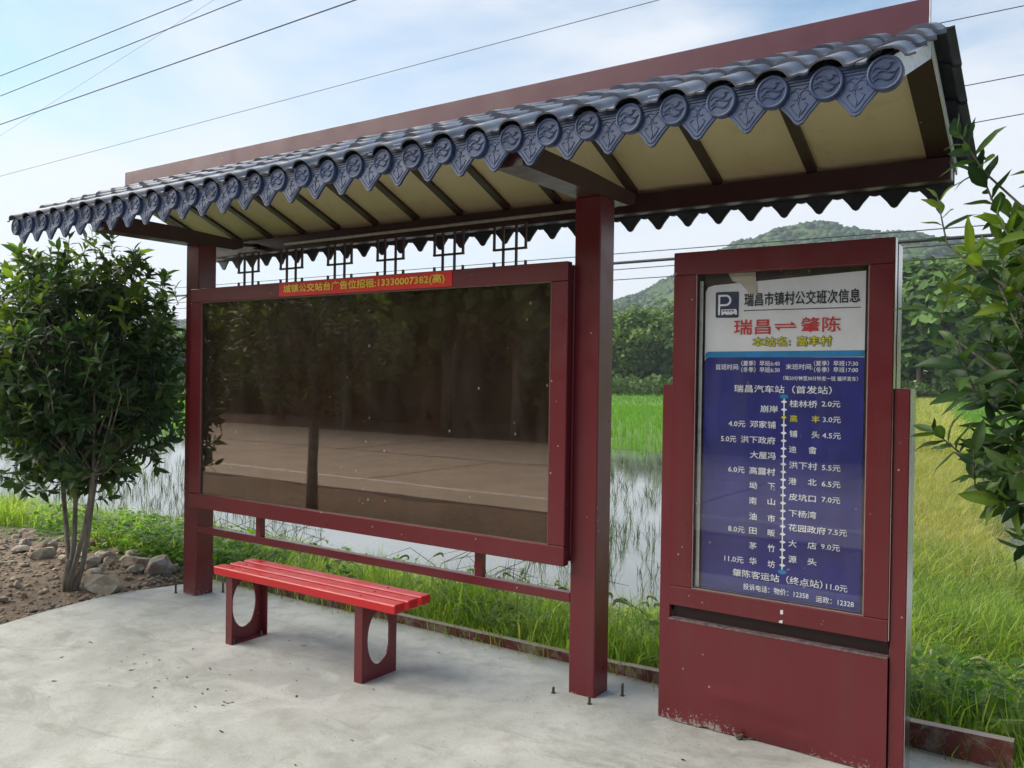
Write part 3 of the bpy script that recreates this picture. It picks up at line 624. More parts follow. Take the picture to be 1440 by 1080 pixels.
m.box(b0, b1, yb+.004, -.051, w0, w0+t_); m.box(b0, b1, yb+.004, -.051, w1-t_, w1); m.box(b0, b0+t_, yb+.004, -.051, w0+t_, w1-t_); m.box(b1-t_, b1, yb+.004, -.051, w0+t_, w1-t_)
m.obj('bead', PALE if False else plain('dusty_trim', (.16, .10, .09), .6), bd)
bx_('side_flange', a1+.0005, a1+.012-.0015, -.015, -.003, .70, 2.15, MAROON, bd, .002)
# lattice ornaments on top of the board
for i, x in enumerate((-2.549, -2.123, -1.682, -1.261, -.821, -.404)):
    m = MB(); y0, y1 = .0, .012
    for dx in (-.042, .042): m.box(x+dx-.0055, x+dx+.0055, y0, y1, 2.1705, 2.40)
    for dx in (-.102, .102): m.box(x+dx-.0055, x+dx+.0055, y0, y1, 2.1705, 2.212); m.box(x+dx-.0055, x+dx+.0055, y0, y1, 2.283, 2.40)
    m.box(x-.1075, x+.1075, y0-.002, y1+.002, 2.272, 2.283); m.box(x-.1075, x+.1075, y0-.002, y1+.002, 2.40, 2.411)
    m.obj('lattice_ornament', DARKM, sh)
# roof: ceiling, rafters, tiles
SL = .44; 
def zr(y): return 3.026-SL*abs(y-.10)               # tile bed
LEN = math.hypot(.86, .86*SL); NX = 32; PIT_ = .1855; X0 = 1.601
rafx = [-4.06, -3.67, -3.287, -2.90, -2.516, -2.13, -1.745, -1.36, -.975, -.59, -.07, .441, .951, 1.52]
def zc(y): return 2.685+.42*(.78-y)                  # underside of the rear slope
for i in range(len(rafx)-1):
    m = MB(); xa, xb = rafx[i]+.026, rafx[i+1]-.026
    m.add([(xa, .13, zc(.13)+.022), (xb, .13, zc(.13)+.022), (xb, .80, zc(.80)+.022), (xa, .80, zc(.80)+.022), (xa, .13, zc(.13)+.028), (xb, .13, zc(.13)+.028), (xb, .80, zc(.80)+.028), (xa, .80, zc(.80)+.028)], [(0, 1, 2, 3), (4, 7, 6, 5), (0, 4, 5, 1), (2, 6, 7, 3), (1, 5, 6, 2), (0, 3, 7, 4)])
    m.obj('ceiling_panel', CREAM, sh)
for i, x in enumerate(rafx):
    m = MB(); wd_ = .026 if 0 < i < len(rafx)-1 else .0275
    xa, xb = x-wd_, x+wd_
    if i == len(rafx)-1: xb = XR-.004
    m.add([(xa, .12, zc(.12)), (xb, .12, zc(.12)), (xb, .79, zc(.79)-.004), (xa, .79, zc(.79)-.004), (xa, .12, zc(.12)+.045), (xb, .12, zc(.12)+.045), (xb, .79, zc(.79)+.045), (xa, .79, zc(.79)+.045)], [(0, 1, 2, 3), (4, 7, 6, 5), (0, 4, 5, 1), (2, 6, 7, 3), (1, 5, 6, 2), (0, 3, 7, 4)])
    m.obj('rafter', DARKM, sh)
def slope_pt(side, s, nrm):                          # s runs from the eave up to the ridge
    ey = .10-side*.86; f = s/LEN; y = ey+side*.86*f; z = zr(ey)+(zr(.1)-zr(ey))*f
    nl = math.hypot(1, SL); return y-side*SL/nl*nrm, z+nrm/nl
for side in (1, -1):
    m = MB(); p0 = slope_pt(side, .05, -.006); p1 = slope_pt(side, LEN-.012, -.006); q0 = slope_pt(side, .05, -.010); q1 = slope_pt(side, LEN-.012, -.010)
    m.extrude([p0, p1, q1, q0], 'yz', XL+.02, XR-.001); bed = m.obj('front_roof_slope' if side == 1 else 'rear_roof_slope', DARKM if side == 1 else CREAM, sh)
    # one tile: barrel and pan, lower edge raised over the course below
    NR = 4; tl = LEN/NR
    prof = []
    for k in range(13):
        u = k/12; x = (u-.5)*PIT_; d = abs(x)/.056
        h_ = .046*math.sqrt(max(0, 1-d*d)) if d < 1 else 0.0
        if 1 <= d < 1.25: h_ = .0
        h_ += .004*max(0, (abs(x)-.07)/.02)
        prof.append((x, h_))
    prof = [(-.09275, .003), (-.072, 0), (-.059, .002), (-.052, .013), (-.042, .025), (-.024, .034), (0, .037), (.024, .034), (.042, .025), (.052, .013), (.059, .002), (.072, 0), (.09275, .003)]
    def tile_mesh(lift):
        mt = MB(); lo = slope_pt(side, 0, 0); n_ = len(prof); vs = []
        for (s_, nn, sc) in ((0, lift, 1.0), (.35*tl, lift*.65, .985), (tl+.008, .0, .95)):
            for (x, h_) in prof:
                y, z = slope_pt(side, s_, nn+h_*sc); vs.append((x, y-lo[0], z-lo[1]))
        for (x, h_) in prof: y, z = slope_pt(side, .004, max(-.004, (nn_ := h_-.004))); vs.append((x, y-lo[0], z-lo[1]))
        f = []
        for r_ in range(2):
            for k in range(n_-1): q = (r_*n_+k, r_*n_+k+1, (r_+1)*n_+k+1, (r_+1)*n_+k); f.append(q if side == 1 else q[::-1])
        for k in range(n_-1): q = (k, 3*n_+k, 3*n_+k+1, k+1); f.append(q if side == 1 else q[::-1])
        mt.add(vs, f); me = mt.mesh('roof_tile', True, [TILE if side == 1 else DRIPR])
        sm_ = [True]*len(f)
        for k in range(2*(n_-1), len(f)): sm_[k] = False
        me.polygons.foreach_set('use_smooth', sm_); return me
    tmsh = [tile_mesh(l_) for l_ in (.015, .018, .013, .004)]; base = slope_pt(side, 0, 0)
    for c_ in range(NX):
        if c_ == 0: pass
        for r_ in range(NR):
            if side == -1 and 3 < c_ < NX-1 and r_ > 1: pass
            y, z = slope_pt(side, r_*tl, 0)
            rr_ = random.Random(c_*7+r_)
            inst('roof_tile', tmsh[rr_.randrange(3) if r_ else 3], Matrix.Translation((X0-PIT_*c_+rr_.uniform(-.002, .002), y+rr_.uniform(-.003, .003), z+rr_.uniform(0, .002))) @ Matrix.Rotation(rr_.uniform(-.014, .014), 4, 'Y'), bed)
    # pale cut edges where two tile sheets meet
    if side == 1:
        for xs in (X0-PIT_*4.5, X0-PIT_*11.5, X0-PIT_*18.5):
            m = MB()
            for r_ in range(NR):
                a = slope_pt(1, r_*tl-.004, .024); b = slope_pt(1, (r_+1)*tl-.004, .007); d = slope_pt(1, (r_+1)*tl-.004, .026)
                m.tube([(xs, *a), (xs, *b), (xs, *d)], .0022, 4)
            m.obj('sheet_seam', WHITEP, bed)
    # pale verge boards at both gable ends
    for xv, dx in ((XR, .008), (XL, -.008)):
        m = MB(); p0 = slope_pt(side, .03, -.001); p1 = slope_pt(side, LEN-.002, -.001); hgt = .105 if side == 1 else .05
        m.extrude([p0, p1, (p1[0], p1[1]-hgt), (p0[0], p0[1]-hgt*.9)], 'yz', xv, xv+dx); m.obj('verge_board', WHITEP, bed)
    # eave discs and pointed drip tiles
    ye = .10-side*.84; fs = -side                    # face looks along fs*Y... outward
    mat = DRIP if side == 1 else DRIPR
    md = MB(); n = 28; pr = [(.0, -.004), (.045, -.004), (.047, -.007), (.051, -.009), (.0555, -.007), (.057, -.002), (.057, .022)]
    vs = []; f = []
    for (r_, d_) in pr[1:]:
        for k in range(n): t = 2*math.pi*k/n; vs.append((r_*math.cos(t), side*d_, r_*math.sin(t)*1.02))
    f.append(tuple(range(n)) if side == 1 else tuple(range(n))[::-1])
    for j in range(len(pr)-2):
        for k in range(n): q = (j*n+k, (j+1)*n+k, (j+1)*n+(k+1) % n, j*n+(k+1) % n); f.append(q[::-1] if side == 1 else q)
    f.append(tuple((len(pr)-2)*n+k for k in range(n))[::(-1 if side == 1 else 1)])
    md.add(vs, f)
    if side == 1:                                    # raised scroll relief
        for cx_, cz_, aa, bb in ((-.006, .018, .3, 1.0), (.004, .002, -.1, 1.3), (-.002, -.017, .5, 1.1)):
            md.tube([(cx_+(u-.5)*.066*bb, -.0055, cz_+.011*math.sin(u*6.0+aa)+(u-.5)*.02) for u in [i/10 for i in range(11)]], [.0015+.002*math.sin(math.pi*i/10) for i in range(11)], 5)
        for cx_, cz_, r_ in ((.022, .022, .010), (-.024, -.006, .008), (.020, -.022, .008)):
            md.tube([(cx_+r_*math.cos(t)*(1-t/9), -.0055, cz_+r_*math.sin(t)*(1-t/9)) for t in [i*.55 for i in range(10)]], .0017, 5)
    disc_me = md.mesh('eave_disc', False, [mat])
    ot = [(-.088, .044), (-.086, -.012), (-.074, -.056), (-.036, -.098), (-.014, -.128), (0, -.134), (.014, -.128), (.036, -.098), (.074, -.056), (.086, -.012), (.088, .044)]
    mdp = MB(); mdp.extrude(ot if side == 1 else ot, 'xz', side*.006, side*.020)
    if side == 1:
        inner = [(x*.86, z*.88-.004) for (x, z) in ot]
        mdp.tube([(x, .0055, z) for (x, z) in inner], .0024, 5)
        for zz in (.030, .019, .008): mdp.box(-.072, .072, .002, .0062, zz-.002, zz+.002)
        for sx_ in (-1, 1):
            mdp.tube([(sx_*(.016+.022*math.cos(t)*(1-t/8)), .005, -.035+.026*math.sin(t)*(1-t/8)) for t in [i*.6 for i in range(10)]], .0021, 5)
            mdp.tube([(sx_*.006, .005, -.10), (sx_*.022, .005, -.080), (sx_*.030, .005, -.066), (sx_*.018, .005, -.058)], .0019, 5)
        mdp.tube([(-.03, .005, -.015), (-.01, .005, -.004), (.012, .005, -.012), (.03, .005, -.002)], .002, 5)
        mdp.tube([(0, .005, -.108), (.004, .005, -.085), (-.004, .005, -.06), (.002, .005, -.03)], .0019, 5)
    import bmesh
    drip_me = mdp.mesh('drip_tile', False, [mat])
    for me_ in (drip_me, disc_me):
        bm = bmesh.new(); bm.from_mesh(me_); bmesh.ops.recalc_face_normals(bm, faces=bm.faces); bm.to_mesh(me_); bm.free()
    for c_ in range(NX):
        rr_ = random.Random(c_*13+side)
        x = X0-PIT_*c_
        if side == 1 or c_: inst('eave_disc', disc_me, Matrix.Translation((x, ye-side*.004, 2.610+rr_.uniform(-.002, .002))) @ Matrix.Rotation(R(rr_.uniform(-1.5, 1.5)), 4, 'X') @ Matrix.Rotation(R(rr_.uniform(-3, 3)), 4, 'Z') @ Matrix.Rotation(R(rr_.uniform(-12, 12)), 4, 'Y'), bed)
        if c_ < NX-1: inst('drip_tile', drip_me, Matrix.Translation((x-PIT_/2, ye, 2.618+rr_.uniform(-.002, .002))) @ Matrix.Rotation(R(rr_.uniform(-1.2, 1.2)), 4, 'Z') @ Matrix.Rotation(R(side*-4), 4, 'X'), bed)
    m = MB(); m.box(XL+.03, XR-.002, min(ye+side*.022, ye+side*.030), max(ye+side*.022, ye+side*.030), 2.562, 2.652); m.obj('eave_strip', mat, bed)

# ---------------------------------------------------------------- text
_dg = {}
def text_mesh(name, s, x0, x1, zcen, h, y, mat, parent, bold=0.0, fit=True):
    cu = bpy.data.curves.new('lettering', 'FONT'); cu.body = s; cu.size = 1; cu.resolution_u = 2
    to = link(bpy.data.objects.new('lettering', cu)); bpy.context.view_layer.update()
    me = bpy.data.meshes.new_from_object(to.evaluated_get(bpy.context.evaluated_depsgraph_get())); bpy.data.objects.remove(to)
    n = len(me.vertices); co = np.empty(n*3, np.float32); me.vertices.foreach_get('co', co); co = co.reshape(-1, 3)
    lo, hi = co.min(0), co.max(0); out_ = np.empty_like(co)
    out_[:, 0] = x0+(co[:, 0]-lo[0])/(hi[0]-lo[0])*(x1-x0)
    out_[:, 2] = zcen-h/2+(co[:, 1]-lo[1])/(hi[1]-lo[1])*h; out_[:, 1] = y
    if bold:
        d = bold*h; fl = [tuple(p.vertices) for p in me.polygons]; V = []; F = []
        for j, (dx, dz) in enumerate(((-d, 0), (d, 0), (0, -d), (0, d), (0, 0))):
            q = out_+np.array([dx, -.00006*j, dz]); F += [tuple(i+len(V)*1 for i in f_) for f_ in fl]; V += [tuple(p) for p in q]
        me = bpy.data.meshes.new('lettering'); me.from_pydata(V, [], F); me.materials.append(mat)
    else:
        me.vertices.foreach_set('co', out_.ravel()); me.materials.clear(); me.materials.append(mat); me.update()
    o = link(bpy.data.objects.new(name, me)); adopt(o, parent); return o
# banner stuck over the top frame of the board
bt = thing('banner', (-1.44, -.067, 2.09), 'red banner strip with yellow lettering stuck on the top frame of the display board', 'banner')
m = MB(); n = 40; fr = []
for i in range(n+1):
    x = -2.15+1.416*i/n; fr.append(x)
vs = [(x, -.0672-.0012*(1+math.sin(i*.9)*math.sin(i*.23)), z) for z in (2.089, 2.176) for i, x in enumerate(fr)]+[(x, -.0658, z) for z in (2.089, 2.176) for x in fr]
k = n+1; fs = [(i, i+1, k+i+1, k+i) for i in range(n)]+[(2*k+i, 3*k+i, 3*k+i+1, 2*k+i+1) for i in range(n)]+[(i, 2*k+i, 2*k+i+1, i+1) for i in range(n)]+[(k+i, k+i+1, 3*k+i+1, 3*k+i) for i in range(n)]
m.add(vs, fs); m.obj('banner_strip', BANNER, bt, fix=False)
text_mesh('lettering', '城镇公交站台广告位招租:13330007382(高)', -2.105, -.785, 2.133, .058, -.0716, GOLD, bt, .03)

# ---------------------------------------------------------------- the timetable kiosk
kk = thing('timetable_stand', (1.03, .04, 0), 'tall maroon timetable stand with a blue bus fare poster behind glass', 'sign')
ka, kb, ky = .551, 1.508, -.024
KM = MAROON; KW = MAROON_WORN
bx_('frame', ka, kb, ky, .02, 2.081, 2.185, KM, kk, .003)
bx_('frame', ka, kb, ky, .02, .543, .632, KM, kk, .003)
bx_('frame', ka, .661, ky+.001, .02, .6335, 2.0795, KM, kk, .003)
bx_('frame', 1.411, kb, ky+.001, .02, .6335, 2.0795, KM, kk, .003)
m = MB(); m.box(kb+.0003, kb+.0025, ky+.003, .019, .55, 2.183); m.obj('steel_edge', STEEL, kk)
m = MB(); m.box(ka+.01, kb-.006, .0205, .036, .48, 2.17); m.obj('case', DARKIN, kk)
bx_('case', ka+.002, kb-.001, .0365, .125, .5, 2.165, KM, kk, .004)
m = MB(); m.box(kb-.0005, kb+.003, .040, .122, .51, 2.163); m.obj('steel_edge', STEEL, kk)
bx_('pillar', .497, ka-.001, -.006, .11, -.02, 1.572, KW, kk, .003)
bx_('pillar', kb+.0035, 1.572, -.012, .11, -.02, 1.572, KW, kk, .003)
m = MB(); m.box(1.5722, 1.574, -.010, .108, 0, 1.570); m.obj('steel_edge', STEEL, kk)
# base panel with a dented lower edge
m = MB(); nx_, nz_ = 60, 26; vs = []; fs = []
for j in range(nz_+1):
    for i in range(nx_+1):
        x = ka+(kb-ka)*i/nx_; z = .474*j/nz_; u = (x-ka)/(kb-ka)
        d = .010*math.exp(-((u-.34)/.13)**2-((z-.17)/.035)**2)*-1+.006*math.exp(-((u-.6)/.1)**2-((z-.10)/.03)**2)
        d += .014*math.exp(-((u-.52)/.22)**2)*math.exp(-(z/.035)**2)+.002*math.sin(u*9)*math.sin(z*12)
        zz = z
        if j == 0: zz = .004+.010*max(0, math.sin(u*23)*math.sin(u*51+1))*(1 if u < .5 else .2)
        vs.append((x, ky+d, zz))
for j in range(nz_):
    for i in range(nx_): a = j*(nx_+1)+i; fs.append((a, a+1, a+nx_+2, a+nx_+1))
m.add(vs, fs); m.box(ka+.002, kb-.002, ky+.02, .11, .0, .472)
bp = m.obj('base_panel', KW, kk, True, fix=False)
for p_ in bp.data.polygons: 
    if p_.index >= nx_*nz_: p_.use_smooth = False
bx_('ledge', ka, kb-.001, ky-.002, .03, .4745, .4805, plain('chipped_ledge', (.17, .12, .12), .6, .5, 40), kk, .001)
m = MB(); m.tube([(ka+.35, ky-.008, .002), (ka+.355, ky-.010, .014), (ka+.37, ky-.008, .026)], [.016, .013, .006], 7); m.obj('anchor', RUSTB, kk)
# the poster
po = thing('poster', (1.03, .03, .63), 'blue and white bus timetable poster behind the glass of the stand', 'poster') if False else None
YP = .0195
def flat(name, pts, y, mat, par, th=.0006):
    m = MB(); m.extrude(pts, 'xz', y, y+th); return m.obj(name, mat, par)
px0, px1 = .692, 1.390
ps = flat('poster', [(px0, .636), (px1, .636), (px1, 1.99), (px1, 2.06), (px0+.04, 2.03), (px0+.012, 2.022), (px0, 2.0)], YP-.0012, POSTW, kk, .0008)
bl = [(px0, .637), (px1, .637), (px1, 1.700), (px0+.02, 1.700), (px0+.006, 1.694), (px0, 1.68)]
flat('blue_field', bl, YP-.0022, POSTB, ps); flat('cyan_band', [(px0+.001, 1.699), (px1, 1.703), (px1, 1.729), (px0+.02, 1.726), (px0+.006, 1.72)], YP-.0030, CYAN, ps)
m = MB(); m.box(px0-.022, px0-.006, .004, .006, .64, 2.05); m.obj('painted_reflection', plain('reflection_tone', (.5, .52, .5), .3), kk)  # pale strip added in place of a whitish reflection beside the poster
m = MB(); m.extrude([(.80, 2.080), (.925, 2.080), (.935, 1.975), (.90, 1.985), (.86, 2.03), (.82, 2.045)], 'xz', YP-.005, YP-.0044); m.obj('loose_paper', PAPER, kk)
flat('rule', [(.874, 1.908), (1.372, 1.907), (1.372, 1.910), (.874, 1.9115)], YP-.0030, INK, ps)
lg = flat('parking_symbol', [(.742, 1.885), (.746, 1.881), (.844, 1.879), (.850, 1.884), (.850, 1.992), (.846, 1.997), (.746, 1.998), (.741, 1.993)], YP-.0030, NAVY, ps)
m = MB(); m.extrude([(.754, 1.893), (.763, 1.893), (.763, 1.985), (.754, 1.985)], 'xz', YP-.0042, YP-.0036)
pc_ = [(.763+.0*k, 0) for k in range(0)]
ro = [(.763, 1.985)]+[(.790+.026*math.cos(t), 1.959+.026*math.sin(t)) for t in [math.pi/2-math.pi*k/10 for k in range(11)]]+[(.763, 1.933)]
ri = [(.763, 1.976)]+[(.789+.017*math.cos(t), 1.959+.017*math.sin(t)) for t in [math.pi/2-math.pi*k/10 for k in range(11)]]+[(.763, 1.942)]
nn = len(ro); vs = [(x, YP-.0042, z) for x, z in ro]+[(x, YP-.0042, z) for x, z in ri]; m.add(vs, [(k, k+1, nn+k+1, nn+k) for k in range(nn-1)])
m.add([(.770, YP-.0042, 1.893), (.843, YP-.0042, 1.893), (.843, YP-.0042, 1.907), (.838, YP-.0042, 1.918), (.770, YP-.0042, 1.918)], [(0, 1, 2, 3, 4)])
m.obj('letter_mark', WINK, ps, fix=False)
m = MB()
for i in range(4): x = .775+i*.0145; m.box(x, x+.010, YP-.0050, YP-.0046, 1.908, 1.914)
for x in (.785, .828): m.add([(x+.0055*math.cos(t), YP-.0050, 1.893+.0055*math.sin(t)) for t in [k*math.pi/4 for k in range(8)]], [tuple(range(8))])
m.obj('bus_detail', NAVY, ps, fix=False)
m = MB()
m.add([(1.013, YP-.003, 1.840), (1.108, YP-.003, 1.839), (1.085, YP-.003, 1.857), (1.085, YP-.003, 1.846), (1.013, YP-.003, 1.847)], [(0, 1, 2, 3, 4)])
m.add([(1.108, YP-.003, 1.834), (1.013, YP-.003, 1.834), (1.036, YP-.003, 1.815), (1.036, YP-.003, 1.827), (1.108, YP-.003, 1.827)], [(0, 1, 2, 3, 4)])
m.obj('arrows', REDINK, ps, fix=False)
m = MB(); m.add([(1.0585, YP-.003, 1.525), (1.0635, YP-.003, 1.525), (1.0665, YP-.003, .765), (1.0615, YP-.003, .765)], [(0, 1, 2, 3)])
for k in range(22):
    if k == 2: continue
    z = 1.505-(1.505-.789)*k/21; x = 1.061+.0045*(1.505-z)/.7; m.add([(x-.014, YP-.0034, z), (x, YP-.0034, z-.0085), (x+.014, YP-.0034, z), (x, YP-.0034, z+.0085)], [(0, 1, 2, 3)])
m.obj('route_line', WINK, ps, fix=False)
m = MB(); z = 1.505-(1.505-.789)*2/21; m.add([(1.048, YP-.0034, z), (1.061, YP-.0034, z-.009), (1.074, YP-.0034, z), (1.061, YP-.0034, z+.009)], [(0, 1, 2, 3)]); m.obj('stop_mark', YEL, ps, fix=False)
for z, x in ((1.528, 1.061), (.760, 1.065)):
    m = MB(); m.add([(x+.019*math.cos(t), YP-.0040, z+.010*math.sin(t)) for t in [k*math.pi/8 for k in range(16)]], [tuple(range(16))]); m.obj('terminus_mark', CYAN, ps, fix=False)
TXT=[('瑞昌市镇村公交班次信息', 0.8761, 1.3684, 1.958, 0.0584, 'k'),
('瑞昌', 0.8302, 0.9954, 1.8359, 0.0668, 'r'),
('肇陈', 1.1286, 1.2933, 1.8404, 0.0638, 'r'),
('本站名:', 0.9167, 1.0843, 1.7689, 0.0408, 'y'),
('高丰村', 1.1118, 1.2578, 1.7691, 0.0427, 'y'),
('首班时间:', 0.747, 0.8573, 1.6564, 0.0259, 'w'),
('（夏季）早班6:40', 0.8669, 1.0395, 1.673, 0.0237, 'w'),
('（冬季）早班6:30', 0.8674, 1.04, 1.6446, 0.0237, 'w'),
('末班时间:', 1.0665, 1.1801, 1.6589, 0.0247, 'w'),
('（夏季）早班17:30', 1.1858, 1.3654, 1.674, 0.0226, 'w'),
('（冬季）早班17:00', 1.1862, 1.3658, 1.647, 0.0226, 'w'),
('（每20分钟至30分钟发一班 循环发车）', 1.0562, 1.3664, 1.6093, 0.0198, 'w'),
('瑞昌汽车站（首发站）', 0.8359, 1.2613, 1.5597, 0.0343, 'w'),
('桂林桥', 1.0849, 1.2024, 1.4984, 0.0307, 'w'),
('2.0元', 1.2213, 1.2971, 1.5011, 0.0257, 'w'),
('高', 1.0879, 1.12, 1.4338, 0.0294, 'y'),
('丰', 1.1803, 1.2136, 1.4346, 0.029, 'y'),
('3.0元', 1.2266, 1.2999, 1.4347, 0.0256, 'w'),
('铺', 1.0872, 1.1199, 1.3674, 0.0294, 'w'),
('头', 1.1814, 1.2132, 1.3681, 0.029, 'w'),
('4.5元', 1.226, 1.3011, 1.3666, 0.0257, 'w'),
('迪', 1.0862, 1.118, 1.2999, 0.0294, 'w'),
('畲', 1.1691, 1.2028, 1.3007, 0.0305, 'w'),
('洪下村', 1.0873, 1.207, 1.2316, 0.0307, 'w'),
('5.5元', 1.2271, 1.3023, 1.2297, 0.0257, 'w'),
('港', 1.0864, 1.1204, 1.1608, 0.0294, 'w'),
('北', 1.1694, 1.2051, 1.1632, 0.029, 'w'),
('6.5元', 1.2271, 1.3034, 1.1604, 0.0257, 'w'),
('皮坑口', 1.0888, 1.2033, 1.0931, 0.0308, 'w'),
('7.0元', 1.2283, 1.3031, 1.0939, 0.0257, 'w'),
('下杨湾', 1.09, 1.2063, 1.0221, 0.0307, 'w'),
('花园政府', 1.0898, 1.2458, 0.9593, 0.0307, 'w'),
('7.5元', 1.257, 1.3332, 0.9592, 0.0255, 'w'),
('大', 1.091, 1.125, 0.8898, 0.0294, 'w'),
('店', 1.1722, 1.2098, 0.8908, 0.029, 'w'),
('9.0元', 1.2288, 1.3054, 0.8926, 0.0257, 'w'),
('源', 1.0922, 1.1261, 0.8214, 0.0294, 'w'),
('头', 1.1734, 1.2109, 0.8219, 0.029, 'w'),
('崩岸', 0.9574, 1.0342, 1.4717, 0.0314, 'w'),
('4.0元', 0.812, 0.8895, 1.4001, 0.0273, 'w'),
('邓家铺', 0.9117, 1.026, 1.4022, 0.0316, 'w'),
('5.0元', 0.7776, 0.849, 1.3296, 0.0275, 'w'),
('洪下政府', 0.8701, 1.0256, 1.3326, 0.0317, 'w'),
('大屋冯', 0.914, 1.0283, 1.2654, 0.0316, 'w'),
('6.0元', 0.8142, 0.8898, 1.1931, 0.0273, 'w'),
('高露村', 0.912, 1.0279, 1.1948, 0.0316, 'w'),
('坳', 0.9131, 0.9476, 1.1282, 0.0318, 'w'),
('下', 0.996, 1.0278, 1.131, 0.0282, 'w'),
('南', 0.9133, 0.9468, 1.0599, 0.0318, 'w'),
('山', 0.9965, 1.029, 1.0635, 0.0282, 'w'),
('油', 0.9144, 0.948, 0.9903, 0.0318, 'w'),
('市', 0.9978, 1.0302, 0.9896, 0.0314, 'w'),
('8.0元', 0.8188, 0.8943, 0.9238, 0.0273, 'w'),
('田', 0.9156, 0.9491, 0.9255, 0.0286, 'w'),
('畈', 0.9989, 1.0304, 0.9255, 0.0298, 'w'),
('茅', 0.9167, 0.9502, 0.859, 0.0302, 'w'),
('竹', 1.0, 1.0315, 0.858, 0.0314, 'w'),
('11.0元', 0.8034, 0.8918, 0.7869, 0.0274, 'w'),
('华', 0.9179, 0.9514, 0.7903, 0.0318, 'w'),
('坊', 1.0012, 1.0327, 0.7879, 0.0314, 'w'),
('肇陈客运站（终点站）', 0.8434, 1.2374, 0.7288, 0.0344, 'w'),
('11.0元', 1.2528, 1.3389, 0.7255, 0.0271, 'w'),
('投诉电话：物价：12358', 0.8925, 1.1797, 0.6721, 0.0282, 'w'),
('运政：12328', 1.2107, 1.3655, 0.6662, 0.0271, 'w')]

INKS = {'k': (INK, .016), 'r': (REDINK, .014), 'y': (YEL, .012), 'w': (WINK, .012)}
for (s_, x0, x1, zc_, h_, st_) in TXT:
    ma, bo = INKS[st_]
    if st_ == 'y' and zc_ > 1.7: text_mesh('lettering', s_, x0, x1, zc_, h_, YP-.0031, INK, ps, .075)
    text_mesh('lettering', s_, x0, x1, zc_, h_, YP-.0040, ma, ps, bo)
m = MB(); m.box(.6605, 1.4115, -.012, -.008, .632, 2.0815); m.obj('glass_pane', GLASSK, kk)
m = MB(); t_ = .003
m.box(.661, 1.411, ky+.004, -.013, .6335, .6335+t_); m.box(.661, .661+t_, ky+.004, -.013, .637, 2.079); m.box(1.411-t_, 1.411, ky+.004, -.013, .637, 2.079)
m.obj('bead', plain('pale_trim', (.33, .27, .25), .5), kk)
m = MB(); m.add([(1.072, ky-.0006, .535+.05), (1.084, ky-.0006, .535+.05), (1.084, ky-.0006, .605), (1.072, ky-.0006, .603)], [(0, 1, 2, 3)])
m.add([(1.066, ky-.0006, .548), (1.082, ky-.0006, .546), (1.083, ky-.0006, .561), (1.069, ky-.0006, .556)], [(0, 1, 2, 3)]); m.obj('tape_scrap', POSTW, kk, fix=False)

# ---------------------------------------------------------------- bench
bn = thing('bench', (-1.4, -.42, 0), 'red slatted bench on two maroon legs with oval holes', 'bench')
for i, (y0, y1) in enumerate(((-.566, -.488), (-.462, -.384), (-.358, -.280))):
    bx_('slat', -2.118+.012*(i > 0), -.672-.003*i, y0, y1, .402, .450, RED, bn, .006)
    for xs in (-1.99, -.945):
        m = MB(); yc = (y0+y1)/2; m.tube([(xs, yc, .449), (xs, yc, .4525)], .006, 8); m.obj('screw', RUSTB, bn)
def leg(xa, inward):
    yl, yh, H = -.545, -.283, .4015; t = .008; cy, cz, ry, rz_ = (yl+yh)/2-.005, .215, .085, .141; n = 40
    m = MB(); ring = []; outr = []
    for k in range(n):
        a = 2*math.pi*k/n; c_, s_ = math.cos(a), math.sin(a); ring.append((cy+ry*c_, cz+rz_*s_))
        q = min((yh-cy)/c_ if c_ > 1e-6 else 9, (yl-cy)/c_ if c_ < -1e-6 else 9, (H-cz)/s_ if s_ > 1e-6 else 9, (0-cz)/s_ if s_ < -1e-6 else 9); outr.append((cy+q*c_, cz+q*s_))
    for cc in ((yl, 0), (yh, 0), (yl, H), (yh, H)):
        k = min(range(n), key=lambda k: (outr[k][0]-cc[0])**2+(outr[k][1]-cc[1])**2); outr[k] = cc
    for xx in (xa, xa+inward*t): m.v += [(xx, *p) for p in ring]+[(xx, *p) for p in outr]
    for k in range(n):
        k2 = (k+1) % n; fs_ = [(k, k2, n+k2, n+k), (2*n+k, 3*n+k, 3*n+k2, 2*n+k2), (k, 2*n+k, 2*n+k2, k2), (n+k, n+k2, 3*n+k2, 3*n+k)]
        m.f += fs_; m.mi += [0]*4
    fx = sorted((xa+inward*(t+.0005), xa+inward*.055))
    m.box(fx[0], fx[1], yl, yl+.007, 0, H); m.box(fx[0], fx[1], yh-.007, yh, 0, H); m.box(fx[0], fx[1], yl+.0075, yh-.0075, .0, .007)
    lo = m.obj('leg', MAROON, bn)
    if inward > 0:
        b = MB()
        for y in (yl+.03, yh-.03): b.tube([(xa+inward*.035, y, .005), (xa+inward*.035, y, .028)], .005, 6)
        b.obj('bolt', STEEL, lo)
leg(-2.022, 1); leg(-.914, -1)

